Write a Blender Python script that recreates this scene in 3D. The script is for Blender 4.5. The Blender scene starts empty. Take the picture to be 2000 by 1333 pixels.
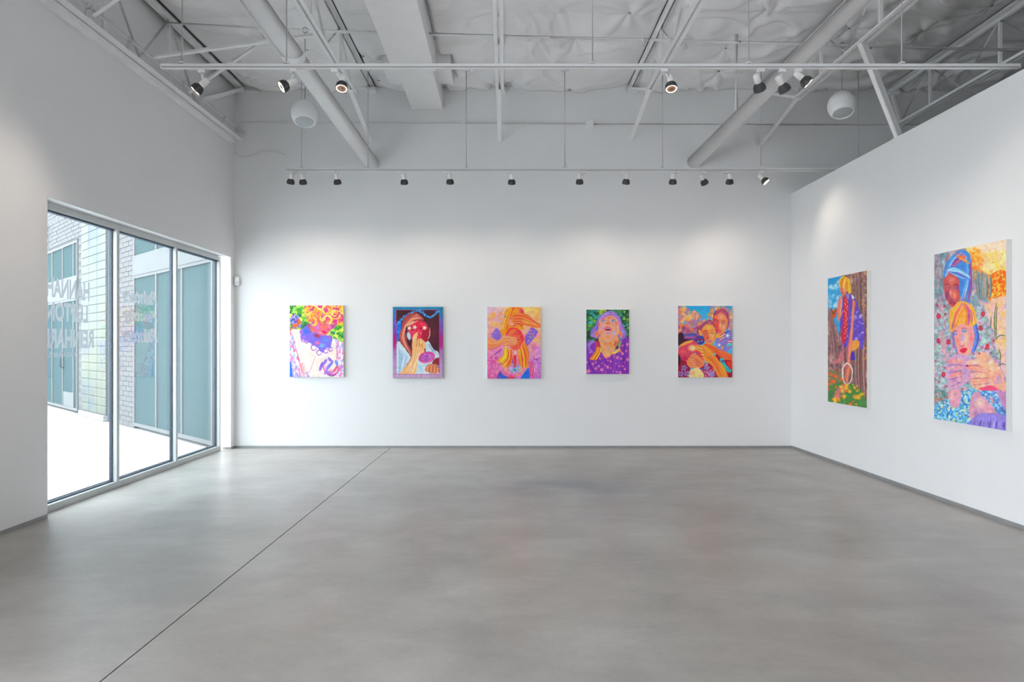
import bpy, bmesh, math, random
import numpy as np
from mathutils import Vector, Matrix, Quaternion

sc = bpy.context.scene
col = sc.collection
R = math.radians
random.seed(7)

# ---------------------------------------------------------------- camera
EYE = 1.43                       # eye height above the floor (m)
FPX = 1333.0                     # 24 mm lens on a 36 mm sensor, 2000 px wide
cam = bpy.data.cameras.new('camera')
cam.lens = 24.0
cam.sensor_width = 36.0
cam.shift_x = 0.0060
cam.shift_y = 0.00575
cam.clip_start = 0.05
cam.clip_end = 300
camo = bpy.data.objects.new('camera', cam)
col.objects.link(camo)
camo.location = (0, 0, EYE)
camo.rotation_euler = (R(90), 0, 0)
sc.camera = camo

# ---------------------------------------------------------------- sky, view
SKY = 1.0
world = bpy.data.worlds.new('overcast_sky')
sc.world = world
world.use_nodes = True
wn = world.node_tree
wn.nodes.clear()
wo = wn.nodes.new('ShaderNodeOutputWorld')
wb = wn.nodes.new('ShaderNodeBackground')
wb.inputs['Color'].default_value = (0.905, 0.935, 1.0, 1)
wb.inputs['Strength'].default_value = SKY * 11.0
wn.links.new(wb.outputs[0], wo.inputs[0])

sc.view_settings.view_transform = 'Standard'
sc.view_settings.look = 'None'
sc.view_settings.gamma = 1.0
sc.view_settings.use_curve_mapping = False
sc.view_settings.exposure = 0.61
sc.cycles.use_denoising = True
sc.cycles.max_bounces = 8
sc.cycles.diffuse_bounces = 5
sc.cycles.adaptive_threshold = 0.025
sc.cycles.transparent_max_bounces = 16
sc.cycles.caustics_reflective = False
sc.cycles.caustics_refractive = False
sc.cycles.sample_clamp_indirect = 8.0

def portal(loc, rot, sx, sy):
    l = bpy.data.lights.new('daylight_portal', 'AREA')
    l.shape = 'RECTANGLE'
    l.size = sx
    l.size_y = sy
    l.cycles.is_portal = True
    o = bpy.data.objects.new('daylight_portal', l)
    col.objects.link(o)
    o.location = loc
    o.rotation_euler = rot
    return o
# daylight enters through the storefront window and an added unseen one (portals only guide the sky sampling)
portal((-4.12, 7.58, 1.36), (0, R(-90), 0), 2.65, 3.8)
portal((-4.12, -1.35, 1.36), (0, R(-90), 0), 2.65, 6.6)

# ---------------------------------------------------------------- helpers
def tag(o, label=None, cat=None, group=None, kind=None):
    if label: o['label'] = label
    if cat: o['category'] = cat
    if group: o['group'] = group
    if kind: o['kind'] = kind
    return o

def empty(name, loc=(0, 0, 0)):
    o = bpy.data.objects.new(name, None)
    col.objects.link(o)
    o.location = loc
    o.empty_display_size = 0.1
    return o

def frame_of(d):
    d = Vector(d).normalized()
    up = Vector((0, 0, 1)) if abs(d.z) < 0.95 else Vector((1, 0, 0))
    a = d.cross(up).normalized()
    b = a.cross(d).normalized()
    return d, a, b

class MB:
    """collects simple solids and links them as ONE mesh object"""
    def __init__(s):
        s.v = []; s.f = []; s.sm = []
    def add(s, vs, fs, smooth=False):
        n = len(s.v)
        s.v += [tuple(v) for v in vs]
        s.f += [tuple(i + n for i in f) for f in fs]
        s.sm += [smooth] * len(fs)
        return s
    def box(s, x0, x1, y0, y1, z0, z1):
        vs = [(x, y, z) for x in (x0, x1) for y in (y0, y1) for z in (z0, z1)]
        fs = [(0, 1, 3, 2), (4, 6, 7, 5), (0, 4, 5, 1), (2, 3, 7, 6), (0, 2, 6, 4), (1, 5, 7, 3)]
        return s.add(vs, fs)
    def beam(s, p, q, w, h):
        """rectangular bar from p to q, w across, h along the up-ish axis"""
        p = Vector(p); q = Vector(q)
        d, a, b = frame_of(q - p)
        vs = []
        for c in (p, q):
            for sa, sb in ((-1, -1), (1, -1), (1, 1), (-1, 1)):
                vs.append(c + a * (sa * w / 2) + b * (sb * h / 2))
        fs = [(3, 2, 1, 0), (4, 5, 6, 7)] + [(i, (i + 1) % 4, 4 + (i + 1) % 4, 4 + i) for i in range(4)]
        return s.add(vs, fs)
    def angle(s, p, q, w, t, flip=1):
        """L-shaped steel angle from p to q with legs w and thickness t"""
        p = Vector(p); q = Vector(q)
        d, a, b = frame_of(q - p)
        prof = [(0, 0), (w, 0), (w, t), (t, t), (t, w), (0, w)]
        vs = [c + a * (u * flip) + b * v for c in (p, q) for (u, v) in prof]
        n = 6
        fs = [(i, (i + 1) % n, n + (i + 1) % n, n + i) for i in range(n)]
        fs += [(3, 2, 1, 0), (5, 4, 3, 0), (n, n + 1, n + 2, n + 3), (n, n + 3, n + 4, n + 5)]
        return s.add(vs, fs)
    def tube(s, pts, r, n=10, caps=True):
        pts = [Vector(p) for p in pts]
        rs = r if isinstance(r, (list, tuple)) else [r] * len(pts)
        vs = []; fs = []
        pa = None
        for i, p in enumerate(pts):
            t = (pts[min(i + 1, len(pts) - 1)] - pts[max(i - 1, 0)])
            d, a, b = frame_of(t)
            if pa is not None:
                a = (pa - d * pa.dot(d)).normalized()
                b = d.cross(a)
            pa = a
            for k in range(n):
                th = 2 * math.pi * k / n
                vs.append(p + (a * math.cos(th) + b * math.sin(th)) * rs[i])
        for i in range(len(pts) - 1):
            for k in range(n):
                fs.append((i * n + k, i * n + (k + 1) % n, (i + 1) * n + (k + 1) % n, (i + 1) * n + k))
        s.add(vs, fs, True)
        if caps:
            m = len(s.v) - len(vs)
            s.f += [tuple(m + k for k in range(n))[::-1], tuple(m + (len(pts) - 1) * n + k for k in range(n))]
            s.sm += [False, False]
        return s
    def lathe(s, prof, n=24, origin=(0, 0, 0), smooth=True):
        """revolve (radius, z) about the z axis through origin"""
        ox, oy, oz = origin
        vs = [(ox + r * math.cos(2 * math.pi * k / n), oy + r * math.sin(2 * math.pi * k / n), oz + z)
              for (r, z) in prof for k in range(n)]
        fs = [(i * n + k, i * n + (k + 1) % n, (i + 1) * n + (k + 1) % n, (i + 1) * n + k)
              for i in range(len(prof) - 1) for k in range(n)]
        return s.add(vs, fs, smooth)
    def disc(s, r, z, n=24, r0=0.0):
        if r0 > 0:
            return s.lathe([(r0, z), (r, z)], n, smooth=False)
        vs = [(0, 0, z)] + [(r * math.cos(2 * math.pi * k / n), r * math.sin(2 * math.pi * k / n), z) for k in range(n)]
        return s.add(vs, [(0, 1 + k, 1 + (k + 1) % n) for k in range(n)])
    def mesh(s, name, mat=None):
        m = bpy.data.meshes.new(name)
        m.from_pydata(s.v, [], s.f)
        m.polygons.foreach_set('use_smooth', s.sm)
        bm = bmesh.new(); bm.from_mesh(m)
        bmesh.ops.recalc_face_normals(bm, faces=bm.faces)
        bm.to_mesh(m); bm.free()
        if mat: m.materials.append(mat)
        m.update()
        return m
    def build(s, name, mat, parent=None, bevel=0.0):
        o = bpy.data.objects.new(name, s.mesh(name, mat))
        col.objects.link(o)
        o.parent = parent
        if bevel:
            b = o.modifiers.new('bevel', 'BEVEL'); b.width = bevel; b.segments = 2; b.limit_method = 'ANGLE'
        return o

def link_mesh(name, me, parent=None, loc=(0, 0, 0), rot=None):
    o = bpy.data.objects.new(name, me)
    col.objects.link(o)
    o.parent = parent
    o.location = loc
    if rot is not None:
        o.rotation_mode = 'QUATERNION'
        o.rotation_quaternion = rot
    return o

def structure(o):
    o['kind'] = 'structure'
    return o

# ---------------------------------------------------------------- materials
def srgb(h):
    h = h.lstrip('#')
    c = [int(h[i:i + 2], 16) / 255 for i in (0, 2, 4)]
    return tuple(x / 12.92 if x <= 0.04045 else ((x + 0.055) / 1.055) ** 2.4 for x in c)

def mat(name, color, rough=0.5, metal=0.0, noise=None, bump=0.0, bscale=60, emit=0.0, spec=0.5):
    m = bpy.data.materials.new(name)
    m.use_nodes = True
    nt = m.node_tree
    b = nt.nodes['Principled BSDF']
    b.inputs['Base Color'].default_value = (*color, 1)
    b.inputs['Roughness'].default_value = rough
    b.inputs['Metallic'].default_value = metal
    b.inputs['Specular IOR Level'].default_value = spec
    if emit:
        b.inputs['Emission Color'].default_value = (*color, 1)
        b.inputs['Emission Strength'].default_value = emit
    co = nt.nodes.new('ShaderNodeTexCoord')
    if noise:
        amp, scale = noise
        n = nt.nodes.new('ShaderNodeTexNoise')
        n.inputs['Scale'].default_value = scale
        n.inputs['Detail'].default_value = 5
        nt.links.new(co.outputs['Object'], n.inputs['Vector'])
        r = nt.nodes.new('ShaderNodeValToRGB')
        r.color_ramp.elements[0].position = 0.3
        r.color_ramp.elements[1].position = 0.7
        r.color_ramp.elements[0].color = (*[c * (1 - amp) for c in color], 1)
        r.color_ramp.elements[1].color = (*[min(1, c * (1 + amp)) for c in color], 1)
        nt.links.new(n.outputs['Fac'], r.inputs[0])
        nt.links.new(r.outputs[0], b.inputs['Base Color'])
    if bump:
        n2 = nt.nodes.new('ShaderNodeTexNoise')
        n2.inputs['Scale'].default_value = bscale
        n2.inputs['Detail'].default_value = 4
        nt.links.new(co.outputs['Object'], n2.inputs['Vector'])
        bp = nt.nodes.new('ShaderNodeBump')
        bp.inputs['Strength'].default_value = bump
        bp.inputs['Distance'].default_value = 0.01
        nt.links.new(n2.outputs['Fac'], bp.inputs['Height'])
        nt.links.new(bp.outputs[0], b.inputs['Normal'])
    return m

def glass_mat(name, tint, ior=1.5, gloss=(1, 1, 1)):
    m = bpy.data.materials.new(name)
    m.use_nodes = True
    nt = m.node_tree
    nt.nodes.clear()
    out = nt.nodes.new('ShaderNodeOutputMaterial')
    mix = nt.nodes.new('ShaderNodeMixShader')
    tr = nt.nodes.new('ShaderNodeBsdfTransparent'); tr.inputs[0].default_value = (*tint, 1)
    gl = nt.nodes.new('ShaderNodeBsdfGlossy'); gl.inputs['Roughness'].default_value = 0.0
    gl.inputs[0].default_value = (*gloss, 1)
    # Schlick reflectance, the same from both sides of the thin pane
    lw = nt.nodes.new('ShaderNodeLayerWeight'); lw.inputs[0].default_value = 0.5
    pw = nt.nodes.new('ShaderNodeMath'); pw.operation = 'POWER'; pw.inputs[1].default_value = 5.0
    f0 = ((ior - 1) / (ior + 1)) ** 2
    ma = nt.nodes.new('ShaderNodeMath'); ma.operation = 'MULTIPLY_ADD'; ma.inputs[1].default_value = 1 - f0; ma.inputs[2].default_value = f0
    nt.links.new(lw.outputs['Facing'], pw.inputs[0])
    nt.links.new(pw.outputs[0], ma.inputs[0])
    nt.links.new(ma.outputs[0], mix.inputs[0])
    nt.links.new(tr.outputs[0], mix.inputs[1])
    nt.links.new(gl.outputs[0], mix.inputs[2])
    nt.links.new(mix.outputs[0], out.inputs[0])
    return m

M = {}
M['wall'] = mat('white_wall_paint', (0.83, 0.835, 0.84), 0.6, noise=(0.006, 3), spec=0.3)
M['steel'] = mat('white_painted_steel', (0.86, 0.865, 0.87), 0.45, noise=(0.03, 9))
M['duct'] = mat('white_painted_duct', (0.92, 0.925, 0.93), 0.35, noise=(0.02, 5))
M['fabric'] = mat('white_vinyl_insulation', (0.88, 0.88, 0.88), 0.42, noise=(0.03, 3), bump=0.06, bscale=25)
M['track'] = mat('white_track_enamel', (0.78, 0.785, 0.79), 0.35)
M['slot'] = mat('dark_track_slot', (0.16, 0.165, 0.17), 0.5)
M['gap'] = mat('dark_roof_deck', (0.05, 0.047, 0.045), 0.9, noise=(0.3, 8))
M['baseboard'] = mat('grey_aluminium_reveal', (0.33, 0.335, 0.34), 0.4, 0.3, noise=(0.08, 6))
M['alu'] = mat('pale_anodised_aluminium', (0.56, 0.585, 0.58), 0.38, 0.1, noise=(0.03, 4))
M['gasket'] = mat('dark_blue_rubber_gasket', (0.035, 0.06, 0.10), 0.45)
M['glass'] = glass_mat('storefront_glass', (0.62, 0.655, 0.66), 1.52)
M['clear'] = glass_mat('clear_glass', (0.97, 0.98, 0.98), 1.45)
def film_mat(name, color):
    m = bpy.data.materials.new(name)
    m.use_nodes = True
    nt = m.node_tree
    nt.nodes.clear()
    out = nt.nodes.new('ShaderNodeOutputMaterial')
    mix = nt.nodes.new('ShaderNodeMixShader'); mix.inputs[0].default_value = 0.5
    d = nt.nodes.new('ShaderNodeBsdfDiffuse'); d.inputs[0].default_value = (*color, 1)
    t = nt.nodes.new('ShaderNodeBsdfTranslucent'); t.inputs[0].default_value = (*color, 1)
    nt.links.new(d.outputs[0], mix.inputs[1]); nt.links.new(t.outputs[0], mix.inputs[2])
    nt.links.new(mix.outputs[0], out.inputs[0])
    return m
M['vinyl'] = film_mat('frosted_white_vinyl', (0.25, 0.26, 0.27))
M['heatsink'] = mat('charcoal_heat_sink', (0.10, 0.105, 0.112), 0.45, 0.2)
M['lamp_core'] = mat('lamp_core_tan', (0.30, 0.19, 0.13), 0.5)
M['socket'] = mat('white_lamp_socket', (0.82, 0.82, 0.81), 0.35)
M['shell'] = mat('white_speaker_shell', (0.80, 0.815, 0.82), 0.3)
M['grille'] = mat('grey_perforated_grille', (0.42, 0.45, 0.47), 0.5, noise=(0.2, 160))
M['cable'] = mat('white_cable_sheath', (0.72, 0.73, 0.73), 0.5)
M['canvas_edge'] = mat('white_canvas_edge', (0.80, 0.79, 0.77), 0.8, bump=0.1, bscale=300)
M['dark_edge'] = mat('dark_panel_edge', (0.05, 0.045, 0.05), 0.6)
M['pin'] = mat('grey_pin_washer', (0.30, 0.31, 0.32), 0.5, 0.3)
M['brass'] = mat('sprinkler_metal', (0.62, 0.62, 0.60), 0.3, 0.6)

def emit_mat(name, color, strength):
    m = bpy.data.materials.new(name)
    m.use_nodes = True
    nt = m.node_tree
    nt.nodes.clear()
    out = nt.nodes.new('ShaderNodeOutputMaterial')
    e = nt.nodes.new('ShaderNodeEmission')
    e.inputs[0].default_value = (*color, 1)
    e.inputs[1].default_value = strength
    nt.links.new(e.outputs[0], out.inputs[0])
    return m
M['core_glow'] = emit_mat('dim_lamp_centre', (0.62, 0.34, 0.22), 0.38)
M['lens'] = emit_mat('lit_warm_lens', (1.0, 0.80, 0.62), 7.0)

def concrete_mat():
    m = bpy.data.materials.new('polished_concrete')
    m.use_nodes = True
    nt = m.node_tree; L = nt.links
    b = nt.nodes['Principled BSDF']
    co = nt.nodes.new('ShaderNodeTexCoord')
    def noise(scale, detail, sx=1, sy=1, rough=0.5, dist=0.0, rot=0.0):
        mp = nt.nodes.new('ShaderNodeMapping')
        mp.inputs['Scale'].default_value = (sx, sy, 1)
        mp.inputs['Rotation'].default_value = (0, 0, rot)
        n = nt.nodes.new('ShaderNodeTexNoise')
        n.inputs['Scale'].default_value = scale
        n.inputs['Detail'].default_value = detail
        n.inputs['Roughness'].default_value = rough
        n.inputs['Distortion'].default_value = dist
        L.new(co.outputs['Object'], mp.inputs[0]); L.new(mp.outputs[0], n.inputs['Vector'])
        return n
    def ramp(src, c0, c1, p0=0.35, p1=0.65):
        r = nt.nodes.new('ShaderNodeValToRGB')
        r.color_ramp.elements[0].position = p0; r.color_ramp.elements[0].color = (*c0, 1)
        r.color_ramp.elements[1].position = p1; r.color_ramp.elements[1].color = (*c1, 1)
        L.new(src.outputs['Fac'], r.inputs[0])
        return r
    def mix(fac, a, bb, mode='MIX', f=1.0):
        x = nt.nodes.new('ShaderNodeMix'); x.data_type = 'RGBA'; x.blend_type = mode
        if fac is not None: L.new(fac, x.inputs[0])
        else: x.inputs[0].default_value = f
        L.new(a, x.inputs[6]); L.new(bb, x.inputs[7])
        return x
    big = ramp(noise(0.5, 3, dist=0.3), (0.362, 0.337, 0.306), (0.445, 0.43, 0.405), 0.3, 0.7)
    mid = ramp(noise(1.7, 5, rough=0.6, dist=0.4), (0.74, 0.735, 0.73), (1.16, 1.16, 1.16), 0.22, 0.78)
    c1 = mix(None, big.outputs[0], mid.outputs[0], 'MULTIPLY', 0.9)
    swirl = ramp(noise(2.6, 6, 0.6, 1.3, 0.68, 0.6, 0.6), (0.76, 0.745, 0.725), (1.12, 1.12, 1.12), 0.22, 0.72)
    c2 = mix(None, c1.outputs[2], swirl.outputs[0], 'MULTIPLY', 0.7)
    fine = ramp(noise(26, 5, rough=0.7), (0.93, 0.93, 0.93), (1.04, 1.04, 1.04), 0.3, 0.7)
    c3 = mix(None, c2.outputs[2], fine.outputs[0], 'MULTIPLY', 0.8)
    rust_mask = ramp(noise(0.9, 2, 1.0, 0.8), (0, 0, 0), (0.45, 0.45, 0.45), 0.48, 0.85)
    rust = nt.nodes.new('ShaderNodeRGB'); rust.outputs[0].default_value = (0.34, 0.255, 0.215, 1)
    c4 = mix(rust_mask.outputs[0], c3.outputs[2], rust.outputs[0])
    # one large dark stain in the slab towards the back wall, with a ragged outline
    sep = nt.nodes.new('ShaderNodeVectorMath'); sep.operation = 'SUBTRACT'
    sep.inputs[1].default_value = (0.66, 7.0, 0)
    L.new(co.outputs['Object'], sep.inputs[0])
    scl = nt.nodes.new('ShaderNodeVectorMath'); scl.operation = 'MULTIPLY'
    scl.inputs[1].default_value = (0.55, 1.05, 0)
    L.new(sep.outputs[0], scl.inputs[0])
    ln = nt.nodes.new('ShaderNodeVectorMath'); ln.operation = 'LENGTH'
    L.new(scl.outputs[0], ln.inputs[0])
    nz = noise(1.7, 5, dist=0.5)
    ad = nt.nodes.new('ShaderNodeMath'); ad.operation = 'MULTIPLY_ADD'
    L.new(nz.outputs['Fac'], ad.inputs[0]); ad.inputs[1].default_value = 0.8
    L.new(ln.outputs['Value'], ad.inputs[2])
    st = nt.nodes.new('ShaderNodeValToRGB')
    st.color_ramp.elements[0].position = 0.45; st.color_ramp.elements[0].color = (0.8, 0.8, 0.8, 1)
    st.color_ramp.elements[1].position = 1.0; st.color_ramp.elements[1].color = (0, 0, 0, 1)
    L.new(ad.outputs[0], st.inputs[0])
    dk = nt.nodes.new('ShaderNodeRGB'); dk.outputs[0].default_value = (0.20, 0.205, 0.225, 1)
    c5 = mix(st.outputs[0], c4.outputs[2], dk.outputs[0])
    L.new(c5.outputs[2], b.inputs['Base Color'])
    rr = ramp(noise(1.2, 4, dist=0.2), (0.30, 0.30, 0.30), (0.38, 0.38, 0.38), 0.2, 0.8)
    L.new(rr.outputs[0], b.inputs['Roughness'])
    b.inputs['Specular IOR Level'].default_value = 0.5
    return m
M['concrete'] = concrete_mat()

def paint_mat(name):
    m = bpy.data.materials.new(name)
    m.use_nodes = True
    nt = m.node_tree
    b = nt.nodes['Principled BSDF']
    a = nt.nodes.new('ShaderNodeAttribute'); a.attribute_name = 'paint'
    co = nt.nodes.new('ShaderNodeTexCoord')
    n = nt.nodes.new('ShaderNodeTexNoise'); n.inputs['Scale'].default_value = 140; n.inputs['Detail'].default_value = 3
    nt.links.new(co.outputs['Object'], n.inputs['Vector'])
    bp = nt.nodes.new('ShaderNodeBump'); bp.inputs['Strength'].default_value = 0.12; bp.inputs['Distance'].default_value = 0.003
    nt.links.new(n.outputs['Fac'], bp.inputs['Height'])
    nt.links.new(bp.outputs[0], b.inputs['Normal'])
    nt.links.new(a.outputs['Color'], b.inputs['Base Color'])
    b.inputs['Roughness'].default_value = 0.5
    b.inputs['Specular IOR Level'].default_value = 0.35
    return m
M['paint'] = paint_mat('oil_paint')
# ================================================================ the room
XL, XR, YB, YF = -3.84, 4.04, 9.66, -5.0      # left wall, partition, back wall, wall behind the camera
XFAR = 9.2                                     # side wall beyond the partition
ZTOP = 5.13
WZ = 2.685                                     # window head height
W0, W1 = 5.72, 9.53                            # window opening in the left wall

# floor: two cast slabs with a sawn joint between them
floor = structure(MB().box(-4.3, XFAR + .2, YF - .2, YB + .2, -0.30, -0.012).build('floor', M['gap']))
JA, JB = (-1.745, 2.0), (-1.634, 9.66)         # sawn joint, seen as a thin dark line
def joint_x(y): return JA[0] + (JB[0] - JA[0]) * (y - JA[1]) / (JB[1] - JA[1])
def slab(xa, xb):
    g = 0.004
    ys = (YF - .1, YB + .1)
    vs = []
    for z in (-0.012, 0.0):
        for y in ys:
            vs += [((xa if xa is not None else joint_x(y) + g), y, z), ((xb if xb is not None else joint_x(y) - g), y, z)]
    fs = [(0, 1, 3, 2), (4, 5, 7, 6), (0, 1, 5, 4), (2, 3, 7, 6), (0, 2, 6, 4), (1, 3, 7, 5)]
    return MB().add(vs, fs).build('concrete_slab', M['concrete'], floor)
slab(-4.06, None)
slab(None, XFAR + .1)

# walls
structure(MB().box(XL - .3, XFAR + .2, YB, YB + .25, -.05, 6.0).build('wall_back', M['wall']))
wl = MB()
T = 0.22                                       # left wall thickness
XO = XL - T
wl.box(XO, XL, 2.0, W0, 0.03, 6.0)             # pier beside the window
wl.box(XO, XL, W0, W1, WZ, 6.0)                # above the window
wl.box(XO, XL, W1, YB, 0.03, 6.0)              # sliver at the corner
wl.box(XO, XL, -4.7, 2.0, WZ, 6.0)  # above the added unseen glazing
wl.box(XO, XL, YF - .2, -4.7, 0.0, 6.0)
structure(wl.build('wall_left', M['wall']))
structure(MB().box(XR, XR + .16, -1.5, YB, 0.035, 3.60).build('wall_right', M['wall']))
structure(MB().box(XFAR, XFAR + .2, YF - .2, YB + .2, 0, 6.0).build('wall_far_right', M['wall']))
wf = MB().box(XO, XFAR, YF - .2, YF, 0, 6.0)
structure(wf.build('wall_front', M['wall']))

# recessed metal base reveals
structure(MB().box(XL, XR, YB - .006, YB, 0, .03).build('baseboard_back', M['baseboard']))
structure(MB().box(XR - .004, XR + .15, -1.5, YB - .006, 0, .035).build('baseboard_right', M['baseboard']))
bl = MB()
bl.box(XO + .03, XL + .003, 2.0, W0 - .004, 0, .03)
bl.box(XO + .03, XL + .003, W1 + .01, YB - .006, 0, .03)
structure(bl.build('baseboard_left', M['baseboard']))

# storefront window in the left wall
def storefront(name, ys, zt, xin, depth, glass, letters=False):
    """aluminium frame along Y, mullions centred on ys, inner face at xin"""
    w = structure(empty(name, (xin, (ys[0] + ys[-1]) / 2, 0)))
    def part(mb, nm, m):
        o = mb.build(nm, m, w)
        o.location = (-xin, -(ys[0] + ys[-1]) / 2, 0)
        return o
    fw = 0.045
    gx = xin - depth / 2
    xo = gx - .02
    y0, y1 = ys[0] - fw / 2, ys[-1] + fw / 2
    part(MB().box(xo, xin, y0, y1, 0.0, 0.062), 'sill_rail', M['alu'])
    part(MB().box(xo, xin, y0, y1, zt - .052, zt), 'head_rail', M['alu'])
    part(MB().box(gx - .014, gx + .03, y0, y1, zt - .068, zt - .0521), 'head_stop', M['gasket'])
    for y in ys:
        part(MB().box(xo, xin, y - fw / 2, y + fw / 2, 0.0621, zt - .0521), 'mullion', M['alu'])
    gx = xin - depth / 2
    for a, b in zip(ys[:-1], ys[1:]):
        ya, yb = a + fw / 2, b - fw / 2
        g = MB()
        for (p, q) in ((ya, ya + .012), (yb - .012, yb)):
            g.box(gx - .014, gx + .014, p, q, .0621, zt - .0681)
        g.box(gx - .014, gx + .014, ya + .012, yb - .012, .0621, .074)
        part(g, 'gasket', M['gasket'])
        part(MB().box(gx - .004, gx + .004, ya + .0121, yb - .0121, .0741, zt - .0682), 'pane', glass)
    return w
XIN = -3.945
storefront('window_1', [5.74, 6.945, 8.185, 9.425], WZ - .01, XIN, 0.115, M['glass'])
storefront('window_unseen_added', [-4.6, -3.3, -2.0, -0.7, 0.6, 1.9], WZ - .01, XIN, 0.115, M['clear'])  # unseen glazing, added beside and behind the camera to bring in daylight
# ---------------------------------------------------------------- roof
JX = [-3.74, -1.90, -0.075, 1.775, 3.60, 5.44, 7.27]
ceiling = structure(MB().box(XO, XFAR + .2, YF - .2, YB + .2, 5.62, 5.75).build('ceiling', M['gap']))
def hash2(i, j, k=0):
    return (math.sin(i * 127.1 + j * 311.7 + k * 74.7) * 43758.5453) % 1.0
PINS = []
def at(px, py, Y):
    return ((px - 988) * Y / FPX, Y, EYE + (678 - py) * Y / FPX)
for (px, py) in [(962, 82), (990, 83), (1122, 85), (1417, 101), (1112, 176), (994, 171), (961, 171), (1383, 176), (1403, 143), (711, 121),
                 (486, 156), (740, 166), (1222, 178), (1935, 20), (1612, 178), (1700, 96), (1660, 60), (600, 100), (830, 40), (1570, 128), (1230, 30), (1340, 90), (1500, 20), (1800, 60), (1850, 120)]:
    Yp = (5.06 - EYE) * FPX / (678 - py)
    PINS.append(((px - 988) * Yp / FPX, Yp))
def vnoise(x, y):
    xi = np.floor(x); yi = np.floor(y); fx = x - xi; fy = y - yi
    fx = fx * fx * (3 - 2 * fx); fy = fy * fy * (3 - 2 * fy)
    h = lambda a, b: (np.sin(a * 127.1 + b * 311.7) * 43758.5453) % 1.0
    return (h(xi, yi) * (1 - fx) + h(xi + 1, yi) * fx) * (1 - fy) + (h(xi, yi + 1) * (1 - fx) + h(xi + 1, yi + 1) * fx) * fy
def sheet_z(x, y, x0, x1):
    u = np.clip((x - x0) / (x1 - x0), 0, 1)
    z = 5.135 - 0.045 * np.sin(np.pi * u) ** 0.7
    # cross seams every 0.66 m pull the sheet up; it bellies between them
    ph = (y - 9.62) / 0.70 + 0.10 * np.sin(x * 2.1)
    z = z - 0.045 * np.abs(np.sin(np.pi * ph)) * np.sin(np.pi * u) ** 0.5
    # long soft folds
    q = vnoise(x * 1.3 + 7, y * 0.9) * 2.2
    a = x * 0.55 + y * 1.0 + q
    b = x * 1.0 - y * 0.7 + q * 1.3
    f1 = (0.5 + 0.5 * np.sin(a * 7.5)) ** 4
    f2 = (0.5 + 0.5 * np.sin(b * 8.5 + 1.0)) ** 5
    edge = np.minimum(1, np.minimum(u, 1 - u) * 8)
    z = z - (0.040 * f1 + 0.040 * f2) * edge * (0.25 + vnoise(x * 1.1, y * 1.1 + 3))
    z = z + 0.02 * (vnoise(x * 3.1, y * 3.1) - 0.5) * edge
    for i, (px, py) in enumerate(PINS):
        if px < x0 - .6 or px > x1 + .6: continue
        dx = x - px; dy = y - py
        r = np.sqrt(dx * dx + dy * dy) + 1e-4
        th = np.arctan2(dy, dx)
        z = z + np.exp(-(r / 0.10) ** 1.2) * 0.035
        z = z + np.exp(-r / 0.34) * np.minimum(1, r / 0.06) * 0.022 * np.sin(th * (5 + i % 3) + i) * edge
    over = np.clip(1 - (np.abs(x + 1.11) - .27) / .12, 0, 1)          # lies on top of the box duct
    over = np.maximum(over, np.clip(1 - (np.abs(x + 1.12) - .44) / .10, 0, 1) * np.clip(1 - (np.abs(y - 8.8) - .32) / .10, 0, 1))
    z = np.maximum(z, 5.13 * over + 4.9 * (1 - over))
    return z
GAP = 0.055
SHEETS = []
for bi in range(-1, len(JX)):
    xa = XL + .001 if bi < 0 else JX[bi] + (GAP if bi in (0, 1) else 0.0)
    xb = XFAR if bi == len(JX) - 1 else JX[bi + 1] - (GAP if bi + 1 == 3 else 0.025 if bi + 1 == 5 else 0.0)
    if bi < 0:
        continue
    SHEETS.append((xa, xb))
    ysr = np.concatenate([np.linspace(YF, 6.6, 24, endpoint=False), np.linspace(6.6, YB - .002, 110)])
    nx = 84
    X, Yg = np.meshgrid(np.linspace(xa, xb, nx), ysr, indexing='ij')
    Z = sheet_z(X, Yg, xa, xb)
    ny = len(ysr)
    vs = np.stack([X.ravel(), Yg.ravel(), Z.ravel()], 1)
    idx = np.arange(nx * ny).reshape(nx, ny)
    fs = np.stack([idx[:-1, :-1].ravel(), idx[:-1, 1:].ravel(), idx[1:, 1:].ravel(), idx[1:, :-1].ravel()], 1)
    me = bpy.data.meshes.new('insulation_sheet')
    me.from_pydata(vs.tolist(), [], fs.tolist())
    me.polygons.foreach_set('use_smooth', [True] * len(me.polygons))
    me.materials.append(M['fabric'])
    o = link_mesh('insulation_sheet', me, ceiling)
    so = o.modifiers.new('thickness', 'SOLIDIFY'); so.thickness = 0.012; so.offset = -1 if False else 1
pin_me = MB().lathe([(0.0, -.006), (.02, -.006), (.022, 0), (.0, .002)], 10).mesh('pin_washer', M['pin'])
for (px, py) in PINS:
    for (xa, xb) in SHEETS:
        if xa + .03 < px < xb - .03:
            z = float(sheet_z(np.array([px]), np.array([py]), xa, xb)[0])
            link_mesh('pin_washer', pin_me, ceiling, (px, py, z - .012))

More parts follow.
